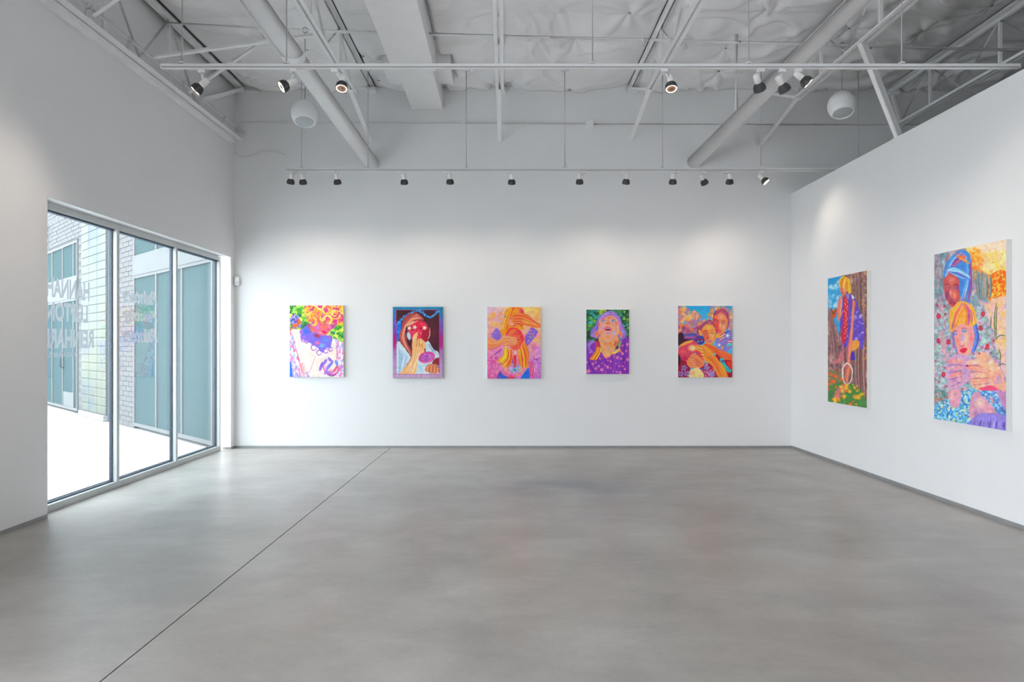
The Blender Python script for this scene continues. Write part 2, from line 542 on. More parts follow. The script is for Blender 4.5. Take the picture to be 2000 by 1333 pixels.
# open-web steel joists
JLABEL = [None,
    'white open-web steel roof joist right above the banded round duct',
    'white open-web steel roof joist beside the rectangular air duct, over the gallery middle',
    None,
    'white open-web steel roof joist that carries the diagonal brace of the partition',
    'white open-web steel roof joist beyond the partition, behind the partition brace',
    'white open-web steel roof joist farthest beyond the partition wall']
JLABEL[3] = 'white open-web steel roof joist beside the sprinkler head, with a dark slit along it'
def joist(i, x, zt=5.11, zb=4.60, yend=8.5, zwall=4.34):
    r = tag(empty('roof_joist', (x, YB, zt)), JLABEL[i], 'joist', 'open-web roof joists')
    def P(mb, nm):
        o = mb.build(nm, M['steel'], r); o.location = (-x, -YB, -zt); return o
    y0 = YF + .02
    t = MB(); b = MB()
    for s in (-1, 1):
        t.box(x + s * .012, x + s * .05, y0, YB - .01, zt - .006, zt)
        t.box(x + s * .012, x + s * .018, y0, YB - .01, zt - .045, zt - .006)
        b.box(x + s * .012, x + s * .05, y0, yend, zb - .006, zb)
        b.box(x + s * .012, x + s * .018, y0, yend, zb, zb + .045)
    P(t, 'top_chord'); P(b, 'bottom_chord')
    pan = 0.62
    y = yend - .06
    k = 0
    while y > 2.2:
        P(MB().tube([(x, y, zb + .02), (x, y - pan, zt - .02)], .011, 8), 'web_bar')
        P(MB().tube([(x, y - pan, zt - .02), (x, y - 2 * pan, zb + .02)], .011, 8), 'web_bar')
        P(MB().beam((x + .012, y - pan, zb + .01), (x + .012, y - pan, zt - .01), .03, .03), 'web_post')
        y -= 2 * pan
    P(MB().beam((x, yend - .05, zb + .02), (x, YB - .03, zt - .03), .035, .035), 'end_web')
    P(MB().box(x - .07, x + .07, YB - .12, YB - .001, zt - .09, zt - .046), 'bearing_seat')
    P(MB().beam((x - .014, yend - .12, zb - .006), (x - .014, YB - .015, zwall), .055, .008), 'tail_brace')
    return r
for i, x in enumerate(JX):
    if i == 0: continue
    if i < 4: joist(i, x)
    else: joist(i, x, zt=5.06, zb=4.50, zwall=4.27, yend=8.5 if i == 4 else 9.45)

# joist lying against the left wall, with its light ledge
jl = tag(empty('wall_joist', (JX[0], YB, 4.34)), 'white steel joist lying along the top of the window wall, pipe clipped to it', 'joist')
def PJ(mb, nm, m='steel'):
    o = mb.build(nm, M[m], jl); o.location = (-JX[0], -YB, -4.34); return o
PJ(MB().box(XL + .002, XL + .075, 1.0, YB - .16, 4.27, 4.325), 'ledge')
PJ(MB().box(XL + .076, XL + .155, 1.0, YB - .10, 4.333, 4.341).box(XL + .076, XL + .084, 1.0, YB - .10, 4.3415, 4.40), 'bottom_chord')
PJ(MB().box(JX[0] - .03, JX[0] + .03, 1.0, YB - .03, 5.05, 5.11), 'top_chord')
PJ(MB().beam((JX[0], 8.25, 4.40), (JX[0] + .03, YB - .06, 5.06), .05, .05), 'end_web')
y = 8.2
while y > 4.4:
    PJ(MB().tube([(JX[0], y, 4.39), (JX[0], y - .62, 5.07)], .012, 8), 'web_bar')
    PJ(MB().tube([(JX[0], y - .62, 5.07), (JX[0], y - 1.24, 4.39)], .012, 8), 'web_bar')
    PJ(MB().beam((JX[0], y - .62, 4.39), (JX[0], y - .62, 5.07), .028, .028), 'web_post')
    y -= 1.24
PJ(MB().box(JX[0] - .02, JX[0] + .26, YB - .05, YB - .002, 5.02, 5.045), 'bearing_seat')

# steel braces between wall joist and roof
def brace(p, q, label, w=.045):
    o = MB().angle(p, q, w, .006).build('roof_brace', M['steel'])
    return tag(o, label, 'brace')
brace((-3.70, 7.10, 4.42), (-1.93, 7.10, 4.66), 'white steel angle running level from the wall joist to the first roof joist')
brace((-3.69, 7.98, 4.39), (-2.72, 7.98, 5.06), 'white steel angle rising from the wall joist to the roof behind the lit spotlight')
brace((-3.69, 6.13, 4.39), (-2.72, 6.13, 5.06), 'white steel angle rising from the wall joist to the roof, farther from the corner')
pb = tag(empty('partition_brace', (4.08, 7.05, 3.60)), 'white slotted steel channel propping the partition top from a roof joist', 'brace')
o = MB().beam((3.60, 6.885, 4.52), (4.09, 7.08, 3.602), .012, .085).beam((3.60 - .035, 6.885, 4.52 - .02), (4.09 - .035, 7.08, 3.602), .05, .01).build('channel', M['steel'], pb)
o.location = (-4.08, -7.05, -3.60)
o = MB().box(4.05, 4.19, 7.0, 7.16, 3.60, 3.608).build('foot_plate', M['steel'], pb); o.location = (-4.08, -7.05, -3.60)

# pipe clipped above the ledge of the left wall
cp = tag(empty('wall_pipe', (-3.66, YB - .1, 4.40)), 'slim white pipe clipped along the top of the window wall', 'pipe')
o = MB().tube([(-3.665, 1.0, 4.425), (-3.665, YB - .12, 4.425)], .016, 12).build('pipe', M['steel'], cp); o.location = (3.66, -YB + .1, -4.40)
for (px, py) in [(172, 30), (253, 91), (357, 173), (393, 203), (438, 238)]:
    yc = 3.665 * FPX / (988 - px)
    o = MB().tube([(-3.665, yc - .012, 4.425), (-3.665, yc + .012, 4.425)], .024, 12).tube([(-3.69, yc, 4.345), (-3.672, yc, 4.44)], .006, 6).build('clamp', M['cable'], cp)
    o.location = (3.66, -YB + .1, -4.40)

# ---------------------------------------------------------------- ducts
def round_duct(name_label, x, z, r, y0, y1, joints):
    d = tag(empty('round_duct', (x, y1, z)), name_label, 'duct')
    MB().tube([(0, y0 - y1, 0), (0, 0, 0)], r, 40).build('duct_body', M['duct'], d)
    for j in joints:
        MB().tube([(0, j - y1 - .035, 0), (0, j - y1 - .03, 0), (0, j - y1 + .03, 0), (0, j - y1 + .035, 0)], [r + .001, r + .006, r + .006, r + .001], 40).build('joint_band', M['duct'], d)
    return d
rd1 = round_duct('long white round duct on the window side, hung near the left globe speaker', -1.885, 4.02, .098, -4.5, YB - .001, (6.05, 3.0))
rd1['label'] = 'long white round duct with a banded joint, on the window side of the boxy duct'
rd2 = round_duct('long white round duct held by a hanger post, towards the partition', 2.66, 4.05, .094, -4.5, YB - .001, (3.4,))
MB().tube([(0, 7.88 - YB, .085), (0, 7.88 - YB, .98)], .022, 14).build('hanger_post', M['duct'], rd2)

bd = tag(empty('box_duct', (-1.11, YB, 4.79)), 'large white rectangular air duct running to the back wall', 'duct')
MB().box(-.22, .22, 8.2 - YB, -.001, 0, .33).build('duct_body', M['duct'], bd, .006)
MB().box(-.255, .255, 1.0 - YB, 8.2 - YB, -.03, .33).build('wide_section', M['duct'], bd, .006)
MB().box(-.265, .265, 8.185 - YB, 8.215 - YB, -.036, .325).build('flange', M['duct'], bd)
bb = bd
MB().box(-.43, -.222, -.29, .29, 0, .19).build('window_side_branch', M['duct'], bb, .004).location = (-.01, 8.8 - YB, .14)
MB().box(.222, .41, -.29, .29, 0, .19).build('partition_side_branch', M['duct'], bb, .004).location = (-.01, 8.8 - YB, .14)
MB().box(.395, .425, -.295, .295, -.005, .19).build('end_flange', M['duct'], bb).location = (-.01, 8.8 - YB, .14)

# ---------------------------------------------------------------- pipes and conduit
PIPE = [at(300, 44, 7.5), at(630, 61, 7.5), at(1310, 79, 7.5), at(2150, 103, 7.5)]
def pipe_z(x):
    return float(np.interp(x, [p[0] for p in PIPE], [p[2] for p in PIPE]))
def sprinkler_run(label, xs):
    o = tag(empty('sprinkler_pipe', (xs[0], 7.5, pipe_z(xs[0]))), label, 'pipe')
    MB().tube([(x - xs[0], 0, pipe_z(x) - pipe_z(xs[0])) for x in xs], .016, 12).build('pipe', M['steel'], o)
    return o
sprinkler_run('white sprinkler pipe between the wall joist and the rectangular air duct', [PIPE[0][0] + .1, PIPE[1][0], -1.375])
sp = sprinkler_run('long white sprinkler pipe with a sprinkler head, from the rectangular duct over the partition', [-.845, PIPE[2][0], PIPE[3][0]])
hx = X_at7 = (1257 - 988) * 7.5 / FPX
h = MB().lathe([(.018, .02), (.018, -.01), (.008, -.012), (.007, -.045), (.002, -.05)], 12).disc(.018, -.052, 12).build('sprinkler_head', M['brass'], sp)
h.location = (hx + .845, 0, pipe_z(hx) - pipe_z(-.845) - .012)
for px in (1263, 1440):
    q = (px - 988) * 7.5 / FPX
    MB().tube([(q + .845 - .03, 0, pipe_z(q) - pipe_z(-.845)), (q + .845 + .03, 0, pipe_z(q) - pipe_z(-.845))], .024, 12).build('coupling', M['steel'], sp)

cd = tag(empty('wall_conduit', (0, YB, 4.60)), 'thin white conduit with junction box along the upper back wall', 'conduit')
yk = -.018
pts = [(-3.775, yk, -.13), (-3.77, yk, -.05), (-3.735, yk, .0), (-3.66, yk, .005), (1.13, yk, -.012)]
MB().tube(pts, .009, 8).build('conduit', M['cable'], cd)
MB().tube([(1.23, yk, -.022), (5.6, yk, -.03), (9.0, yk, -.03)], .009, 8).build('conduit', M['cable'], cd)
MB().box(1.13, 1.235, -.05, -.001, -.075, .04).build('junction_box', M['steel'], cd, .004)
for x in (-3.0, -1.95, -.6, .3, 1.6, 2.4, 3.4, 4.4):
    MB().box(x - .02, x + .02, -.03, -.001, -.022 if x > 1.2 else -.012, .002 if x > 1.2 else .012).build('strap', M['steel'], cd)
cb = [at(440, 245, 9.5), at(443, 270, 9.6), at(452, 293, 9.63), at(470, 306, 9.64), at(490, 305, 9.64), at(512, 296, 9.64), at(535, 295, 9.64), at(557, 302, 9.645)]
tag(MB().tube(cb, .006, 6).build('loose_cable', M['cable']), 'loose white cable drooping down the corner across the back wall', 'cable')
ms = tag(empty('motion_sensor', (-3.795, YB - .03, 2.36)), 'small white motion sensor on the back wall beside the window', 'sensor')
MB().box(-.036, .036, -.02, .029, -.06, .06).build('housing', M['socket'], ms, .008)
MB().lathe([(.0, -.0), (.02, -.0), (.022, .012), (.012, .022), (0, .024)], 14).build('lens', M['shell'], ms).matrix_local = Matrix.Translation((0, -.018, -.015)) @ Matrix.Rotation(R(90), 4, 'X')
# ================================================================ track lights
ZTR = 3.69
def track(label, Y, x0, x1, rods, rod_top):
    t = tag(empty('light_track', ((x0 + x1) / 2, Y, ZTR)), label, 'light track', 'ceiling-hung light tracks')
    cx = (x0 + x1) / 2
    prof = [(-.018, .017), (.018, .017), (.018, -.017), (.007, -.017), (.007, -.008), (-.007, -.008), (-.007, -.017), (-.018, -.017)]
    vs = [(x - cx, a, b) for x in (x0, x1) for (a, b) in prof]
    n = 8
    fs = [(i, (i + 1) % n, n + (i + 1) % n, n + i) for i in range(n)] + [tuple(range(n)), tuple(range(n, 2 * n))]
    MB().add(vs, fs).build('rail', M['track'], t)
    MB().box(x0 - cx + .01, x1 - cx - .01, -.0195, -.0181, -.012, -.007).build('conductor_groove', M['slot'], t)
    for x, zt in zip(rods, rod_top):
        MB().tube([(x - cx, 0, .02), (x - cx, 0, zt - ZTR)], .0065, 8).build('suspension_rod', M['cable'], t)
        MB().lathe([(.03, .018), (.028, .03), (.009, .042)], 12, (x - cx, 0, 0)).build('rod_clip', M['track'], t)
        if zt < 5.0:
            MB().box(x - cx - .05, x - cx + .05, -.02, .02, zt - ZTR - .004, zt - ZTR + .012).build('rod_plate', M['track'], t)
    return t
def X_at(px, Y): return (px - 988) * Y / FPX
YT1, YT2 = 5.5, 8.7
track('white light track across the middle of the gallery, holding the larger spotlights', YT1, X_at(315, YT1), X_at(1990, YT1),
      [X_at(p, YT1) for p in (356, 560, 1157, 1462, 1761)], [5.1] * 5)
track('white light track near the back wall, holding twelve spotlights', YT2, X_at(558, YT2), X_at(1720, YT2),
      [X_at(p, YT2) for p in (589, 719, 911, 1103, 1294, 1486, 1676)], [4.97, 4.95, 4.95, 4.95, 4.95, 5.0, 4.95])

# shared spotlight meshes, axis along -Z from the pivot
sock_me = MB().lathe([(0, .05), (.020, .05), (.026, .043), (.026, -.022), (.019, -.026), (0, -.026)], 20).mesh('socket', M['socket'])
bulb = MB().lathe([(.022, -.026), (.027, -.034), (.034, -.046), (.038, -.062), (.040, -.078), (.043, -.088)], 28)
for k in range(22):
    a = 2 * math.pi * k / 22
    c, s_ = math.cos(a), math.sin(a)
    prof = [(.024, -.028), (.036, -.036), (.0455, -.052), (.0485, -.070), (.0485, -.082), (.040, -.082), (.030, -.046)]
    n = len(prof)
    tx, ty = -s_ * .0022, c * .0022
    vs = [(c * r + sg * tx, s_ * r + sg * ty, z) for sg in (-1, 1) for (r, z) in prof]
    bulb.add(vs, [tuple(range(n)), tuple(range(n, 2 * n))] + [(i, (i + 1) % n, n + (i + 1) % n, n + i) for i in range(n)])
bulb.lathe([(.0485, -.080), (.049, -.090), (.0445, -.092), (.0435, -.086)], 28)
bulb_me = bulb.mesh('heat_sink', M['heatsink'])
lens_me = MB().disc(.0435, -.0885, 28, .019).mesh('lens', M['lens'])
ring_me = MB().disc(.0435, -.0885, 28, .037).mesh('lens', M['lens'])
glow_me = MB().disc(.037, -.0887, 28, .012).mesh('lamp_core', M['core_glow'])
core_me = MB().lathe([(.019, -.0885), (.019, -.0905), (0, -.0905)], 16).mesh('lamp_core', M['lamp_core'])

def spot(label, Y, ax, bulb_px, d, watts, group, cone=62, blend=1.0, ring=False, warm=(1.0, 0.86, 0.72)):
    """ax: pixel column of the track adapter; bulb_px: pixel of the lamp head (depth Y plus a little)"""
    d = Vector(d).normalized()
    c = Vector(at(bulb_px[0], bulb_px[1], Y))
    S = c - d * .055
    A = Vector((X_at(ax, Y), Y, ZTR - .017))
    r = tag(empty('track_spotlight', A), label, 'spotlight', group)
    MB().box(-.028, .028, -.014, .014, -.028, 0).build('adapter', M['socket'], r, .003)
    side = (S - A)
    elbow = Vector((side.x * .35, 0, -.045))
    MB().tube([(0, 0, -.026), elbow, S - A + Vector((0, 0, .0)) - d * .0], .009, 10).build('arm', M['socket'], r)
    q = Vector((0, 0, -1)).rotation_difference(d)
    for nm, me in (('socket', sock_me), ('heat_sink', bulb_me), ('lens', ring_me if ring else lens_me), ('lamp_core', core_me)):
        link_mesh(nm, me, r, S - A, q)
    if ring: link_mesh('diffuser', glow_me, r, S - A, q)
    L = bpy.data.lights.new('spot_beam', 'SPOT')
    L.energy = watts; L.color = warm; L.spot_size = R(cone); L.spot_blend = blend; L.shadow_soft_size = .04
    lo = bpy.data.objects.new('spot_beam', L); col.objects.link(lo); lo.parent = r
    lo.location = S - A + d * .105
    lo.rotation_mode = 'QUATERNION'; lo.rotation_quaternion = q
    return r
WB = 11.0
back = [  # adapter px, bulb px, aim (x, y, z), label
    (577.5, (568, 353.7), (-.22, .38, -.9), 'charcoal spotlight at the window end of the back track, outer one of the close pair'),
    (599, (591.7, 354.5), (-.02, .45, -.9), 'charcoal spotlight in the close pair on the back track, nearer the middle'),
    (650, (659, 354.5), (.06, .45, -.9), 'charcoal spotlight on the back track, third from the window wall'),
    (780.5, (789.5, 354.5), (.0, .45, -.9), 'charcoal spotlight above the purple-bordered painting, first of two near the round duct end'),
    (869.5, (879, 354), (.0, .45, -.9), 'charcoal spotlight on the back track just past the purple-bordered painting'),
    (992, (999.5, 354.5), (.0, .45, -.9), 'charcoal spotlight above the orange candle painting on the back track'),
    (1141, (1132, 354), (.05, .45, -.9), 'charcoal spotlight above the violet-haired portrait, on the window side of it'),
    (1215, (1223, 354), (-.05, .45, -.9), 'charcoal spotlight above the violet-haired portrait, on the partition side of it'),
    (1324, (1314, 354), (.08, .45, -.9), 'charcoal spotlight above the window-side edge of the painting of two heads'),
    (1374.5, (1375, 355), (.5, .4, -.75), 'charcoal spotlight on the back track tilted sideways above the painting of two heads'),
    (1416, (1425, 354), (.1, .45, -.9), 'charcoal upright spotlight between the tilted one and the glowing one on the back track'),
    (1488, (1493, 352.5), (.55, -.3, -.72), 'glowing spotlight at the partition end of the back track'),
]
for ax, bp, d, lb in back:
    spot(lb, YT2, ax, bp, d, WB, 'spotlights on the back track', cone=95)
front = [
    (394, (387.5, 172), (-.66, -.16, -.73), 18, 'glowing spotlight at the window end of the middle track, aimed at the window wall'),
    (573.7, (557, 167), (-.76, -.38, -.55), 18, 'spotlight with a bright round lens aimed sideways, in front of the round duct'),
    (653.5, (668, 167), (.0, -.38, -.92), 18, 'downward spotlight with a glowing ring beside the banded round duct'),
    (1297, (1310.6, 167.6), (.0, -.36, -.93), 18, 'downward spotlight with a glowing ring alone in the middle of its track'),
    (1486, (1482.4, 169), (.42, .5, -.70), 18, 'charcoal finned spotlight turned away, first of the three by the partition-side duct'),
    (1528, (1530, 171), (.55, .30, -.70), 18, 'finned spotlight lit by its neighbour, middle of the three by the partition-side duct'),
    (1559, (1572.5, 158), (.69, -.17, -.70), 18, 'glowing spotlight aimed at the partition, last of the three by the duct'),
]
for ax, bp, d, w, lb in front:
    spot(lb, YT1, ax, bp, d, w, 'spotlights on the middle track', cone=80, ring='ring' in lb)

# ---------------------------------------------------------------- pendant globe speakers
def globe(label, px, py, Y, top_z, turn):
    c = Vector(at(px, py, Y))
    top_z = pipe_z(c.x) - .03
    g = tag(empty('pendant_speaker', c), label, 'speaker', 'pendant globe speakers')
    r = .15
    cut = -.105
    tilt = Matrix.Rotation(R(turn), 4, 'Z') @ Matrix.Rotation(R(-18), 4, 'X')
    prof = []
    a0 = math.asin(cut / r)
    for k in range(25):
        a = math.pi / 2 + (a0 - math.pi / 2) * k / 24
        prof.append((max(r * math.cos(a), .0005), r * math.sin(a)))
    rc = math.sqrt(r * r - cut * cut)
    prof += [(rc - .006, cut + .002), (rc - .010, cut + .014)]
    MB().lathe(prof, 48).build('shell', M['shell'], g).matrix_local = tilt
    MB().lathe([(rc - .009, cut + .012), (rc * .6, cut + .004), (.001, cut + .0)], 40).build('grille', M['grille'], g).matrix_local = tilt
    MB().lathe([(.018, .150), (.016, .162), (.003, .168)], 14).build('cap', M['shell'], g)
    MB().tube([(0, 0, .16), (0, 0, top_z - c.z)], .004, 6).build('cable', M['pin'], g)
    hk = [(.03 * math.cos(t), 0, top_z - c.z + .03 + .03 * math.sin(t)) for t in np.linspace(-math.pi / 2, 1.4 * math.pi, 16)]
    MB().tube(hk, .004, 6).build('hook', M['pin'], g)
    return g
globe('white globe speaker hanging on the window side, beside the round duct', 596, 223, 7.5, None, 10)
globe('white globe speaker hanging by the partition, beside the diagonal brace', 1644.5, 206, 7.5, None, -8)
# ================================================================ paintings
def hexrgb(h):
    h = h.lstrip('#')
    return np.array([int(h[i:i + 2], 16) / 255 for i in (0, 2, 4)])

def spline(pts, closed=False, k=5):
    p = np.array(pts, float)
    n = len(p)
    if n < 3: return p
    out = []
    rng = range(n) if closed else range(n - 1)
    t = np.linspace(0, 1, k, endpoint=False)[:, None]
    for i in rng:
        if closed:
            a, b, c, d = p[(i - 1) % n], p[i], p[(i + 1) % n], p[(i + 2) % n]
        else:
            a, b, c, d = p[max(i - 1, 0)], p[i], p[i + 1], p[min(i + 2, n - 1)]
        out.append(0.5 * ((2 * b) + (-a + c) * t + (2 * a - 5 * b + 4 * c - d) * t ** 2 + (-a + 3 * b - 3 * c + d) * t ** 3))
    if not closed: out.append(p[-1:])
    return np.concatenate(out)

class Art:
    """a small brush engine: colours are laid on a grid of canvas points (sx, sy are sketch units)"""
    def __init__(s, nu, nv, to_sketch, seed=1):
        s.nu, s.nv = nu, nv
        u, v = np.meshgrid(np.linspace(0, 1, nu), np.linspace(0, 1, nv), indexing='xy')
        s.X, s.Y = to_sketch(u, v)
        s.c = np.ones((nv, nu, 3)) * 0.8
        s.rng = np.random.default_rng(seed)
        s.wx = (vnoise(s.X / 26.0, s.Y / 26.0) - .5) * 2
        s.wy = (vnoise(s.X / 26.0 + 50, s.Y / 26.0 + 9) - .5) * 2
        s.dx = abs(s.X[0, 1] - s.X[0, 0]) + 1e-6
    def sub(s, pts, m):
        x0, y0 = pts.min(0) - m; x1, y1 = pts.max(0) + m
        k = (s.X >= x0) & (s.X <= x1) & (s.Y >= y0) & (s.Y <= y1)
        r = np.where(k.any(1))[0]; c = np.where(k.any(0))[0]
        if len(r) == 0 or len(c) == 0: return None
        return slice(r[0], r[-1] + 1), slice(c[0], c[-1] + 1)
    def segd(s, X, Y, p, closed):
        q = np.roll(p, -1, 0) if closed else p[1:]
        a = p if closed else p[:-1]
        best = np.full(X.shape, 1e9); tt = np.zeros(X.shape)
        ins = np.zeros(X.shape, bool)
        n = len(a)
        for i in range(n):
            ax, ay = a[i]; bx, by = q[i]
            ex, ey = bx - ax, by - ay
            L = ex * ex + ey * ey + 1e-9
            h = np.clip(((X - ax) * ex + (Y - ay) * ey) / L, 0, 1)
            d = (X - ax - ex * h) ** 2 + (Y - ay - ey * h) ** 2
            m = d < best
            best = np.where(m, d, best); tt = np.where(m, (i + h) / n, tt)
            if closed and abs(ey) > 1e-9:
                ins ^= ((ay > Y) != (by > Y)) & (X < ex * (Y - ay) / ey + ax)
        return np.sqrt(best), tt, ins
    def blend(s, sl, a, colr):
        a = np.clip(a, 0, 1)[..., None]
        s.c[sl] = s.c[sl] * (1 - a) + colr * a
    def pmask(s, pts, soft=5, warp=4, smooth=True):
        p = spline(pts, True) if smooth else np.array(pts, float)
        sl = s.sub(p, soft + warp + 2)
        if sl is None: return None, None
        X = s.X[sl] + s.wx[sl] * warp; Y = s.Y[sl] + s.wy[sl] * warp
        d, _, ins = s.segd(X, Y, p, True)
        sd = np.where(ins, d, -d)
        return sl, np.clip(0.5 + sd / max(soft, 1e-3), 0, 1)
    def poly(s, pts, colr, soft=5, warp=4, a=1.0, smooth=True):
        sl, m = s.pmask(pts, soft, warp, smooth)
        if sl: s.blend(sl, m * a, hexrgb(colr))
    def ell(s, cx, cy, rx, ry, colr, soft=.35, ang=0, a=1.0):
        p = np.array([[cx - rx - ry, cy - rx - ry], [cx + rx + ry, cy + rx + ry]])
        sl = s.sub(p, 3)
        if sl is None: return
        ca, sa = math.cos(R(ang)), math.sin(R(ang))
        X = s.X[sl] - cx; Y = s.Y[sl] - cy
        r = np.sqrt(((X * ca + Y * sa) / rx) ** 2 + ((-X * sa + Y * ca) / ry) ** 2)
        s.blend(sl, np.clip((1 - r) / soft, 0, 1) * a, hexrgb(colr))
    def stroke(s, pts, w, colr, a=1.0, soft=3, taper=.6, warp=2, k=4):
        p = spline(pts, False, k)
        sl = s.sub(p, w + soft + warp + 1)
        if sl is None: return
        X = s.X[sl] + s.wx[sl] * warp; Y = s.Y[sl] + s.wy[sl] * warp
        d, t, _ = s.segd(X, Y, p, False)
        ww = w / 2 * (1 - taper * np.abs(2 * t - 1) ** 2)
        s.blend(sl, np.clip(0.5 + (ww - d) / soft, 0, 1) * a, hexrgb(colr))
    def cells(s, pts, pal, size, a=1.0, warp=6, jit=.10, smooth=True, stretch=1.0):
        sl, m = s.pmask(pts, 6, warp, smooth)
        if sl is None: return
        X = s.X[sl] + s.wx[sl] * size * .35; Y = (s.Y[sl] + s.wy[sl] * size * .35) / stretch
        gi = np.floor(X / size); gj = np.floor(Y / size)
        best = np.full(X.shape, 1e9); idx = np.zeros(X.shape)
        sd = float(s.rng.random()) * 50
        h = lambda i, j, q: (np.sin(i * 127.1 + j * 311.7 + q * 17.3 + sd) * 43758.5453) % 1.0
        for di in (-1, 0, 1):
            for dj in (-1, 0, 1):
                i, j = gi + di, gj + dj
                d = (X / size - i - h(i, j, 1)) ** 2 + (Y / size - j - h(i, j, 2)) ** 2
                k = d < best
                best = np.where(k, d, best); idx = np.where(k, h(i, j, 3), idx)
        P = np.array([hexrgb(c) for c in pal])
        colr = P[np.minimum((idx * len(pal)).astype(int), len(pal) - 1)]
        colr = np.clip(colr * (1 + jit * (2 * ((idx * 7.77) % 1.0) - 1))[..., None] * (1.06 - .16 * best)[..., None], 0, 1)
        s.blend(sl, m * a, colr)
    def blobs(s, pts, pal, n, r, a=.8, soft=.8, asp=1.0):
        p = spline(pts, True) if len(pts) > 3 else np.array(pts, float)
        lo, hi = p.min(0), p.max(0)
        k = 0; tries = 0
        while k < n and tries < n * 8:
            tries += 1
            x, y = lo + (hi - lo) * s.rng.random(2)
            _, _, ins = s.segd(np.array([x]), np.array([y]), p, True)
            if not ins[0]: continue
            rr = r * (.5 + s.rng.random())
            s.ell(x, y, rr, rr * asp, pal[int(s.rng.random() * len(pal))], soft, s.rng.random() * 180, a)
            k += 1
    def hair(s, g0, g1, pal, n, w, a=.9, jit=8):
        g0 = np.array(g0, float); g1 = np.array(g1, float)
        for i in range(n):
            t = s.rng.random()
            g = g0 * (1 - t) + g1 * t + (s.rng.random(g0.shape) - .5) * jit
            s.stroke(g, w * (.6 + .8 * s.rng.random()), pal[int(s.rng.random() * len(pal))], a, 3, .8)
    def curls(s, pts, pal, n, r, w):
        p = spline(pts, True)
        lo, hi = p.min(0), p.max(0)
        k = 0; tr = 0
        while k < n and tr < n * 8:
            tr += 1
            x, y = lo + (hi - lo) * s.rng.random(2)
            _, _, ins = s.segd(np.array([x]), np.array([y]), p, True)
            if not ins[0]: continue
            rr = r * (.6 + .8 * s.rng.random()); t0 = s.rng.random() * 6.28; sw = 2.2 + 2.2 * s.rng.random()
            th = np.linspace(t0, t0 + sw, 7)
            s.stroke(np.stack([x + rr * np.cos(th), y + rr * np.sin(th) * 1.1], 1), w * (.7 + .6 * s.rng.random()), pal[int(s.rng.random() * len(pal))], .95, 4, .7)
            k += 1
    def star(s, cx, cy, r, colr, rot=0):
        pts = [(cx + (r if k % 2 == 0 else r * .42) * math.sin(k * math.pi / 5 + rot), cy - (r if k % 2 == 0 else r * .42) * math.cos(k * math.pi / 5 + rot)) for k in range(10)]
        s.poly(pts, colr, 4, 0, 1, False)
    def grade(s, f):
        s.c[:] = f(s.X, s.Y)
    def finish(s, tex=.045, rich=.08):
        X, Y = s.X, s.Y
        n = vnoise(X / 7.0, Y / 7.0) - .5 + .6 * (vnoise(X / 17.0, Y / 13.0) - .5)
        # broken colour: short curved dabs that lean warm, cool or light
        q = s.wx * 1.6; r = s.wy * 1.6
        d1 = vnoise(X / 16.0 + q, Y / 36.0 + r) - .5
        d2 = vnoise(X / 38.0 - r + 31, Y / 18.0 + q + 7) - .5
        d3 = vnoise(X / 40.0 + 3, Y / 40.0 + 90) - .5
        tone = np.stack([d1 + d3 * .6, d2 * .8, -d1 * .7 + d2 + d3 * .4], -1)
        c = s.c * (1 + (tex * 2 * n + rich * (d1 + d2) * .9)[..., None]) + rich * .55 * tone
        g = c.mean(-1, keepdims=True)
        c = np.clip((g + (c - g) * 1.16) * 1.02, 0.01, .985)     # vivid pigments
        return np.where(c <= .04045, c / 12.92, ((c + .055) / 1.055) ** 2.4)

def lin(x0, x1, y0, y1):
    return lambda u, v: (x0 + (x1 - x0) * u, y0 + (y1 - y0) * v)
def oblique(ox, sc_, xl, xr, tl, bl_, tr, br):
    """sketch units of a canvas sketched in perspective on the side wall"""
    def f(u, v):
        a, b = 1 / (ox + xl / sc_ - 988), 1 / (ox + xr / sc_ - 988)
        px = 988 + 1 / (a + (b - a) * u)
        x = (px - ox) * sc_
        k = (x - xl) / (xr - xl)
        return x, (tl + (tr - tl) * k) * (1 - v) + (bl_ + (br - bl_) * k) * v
    return f

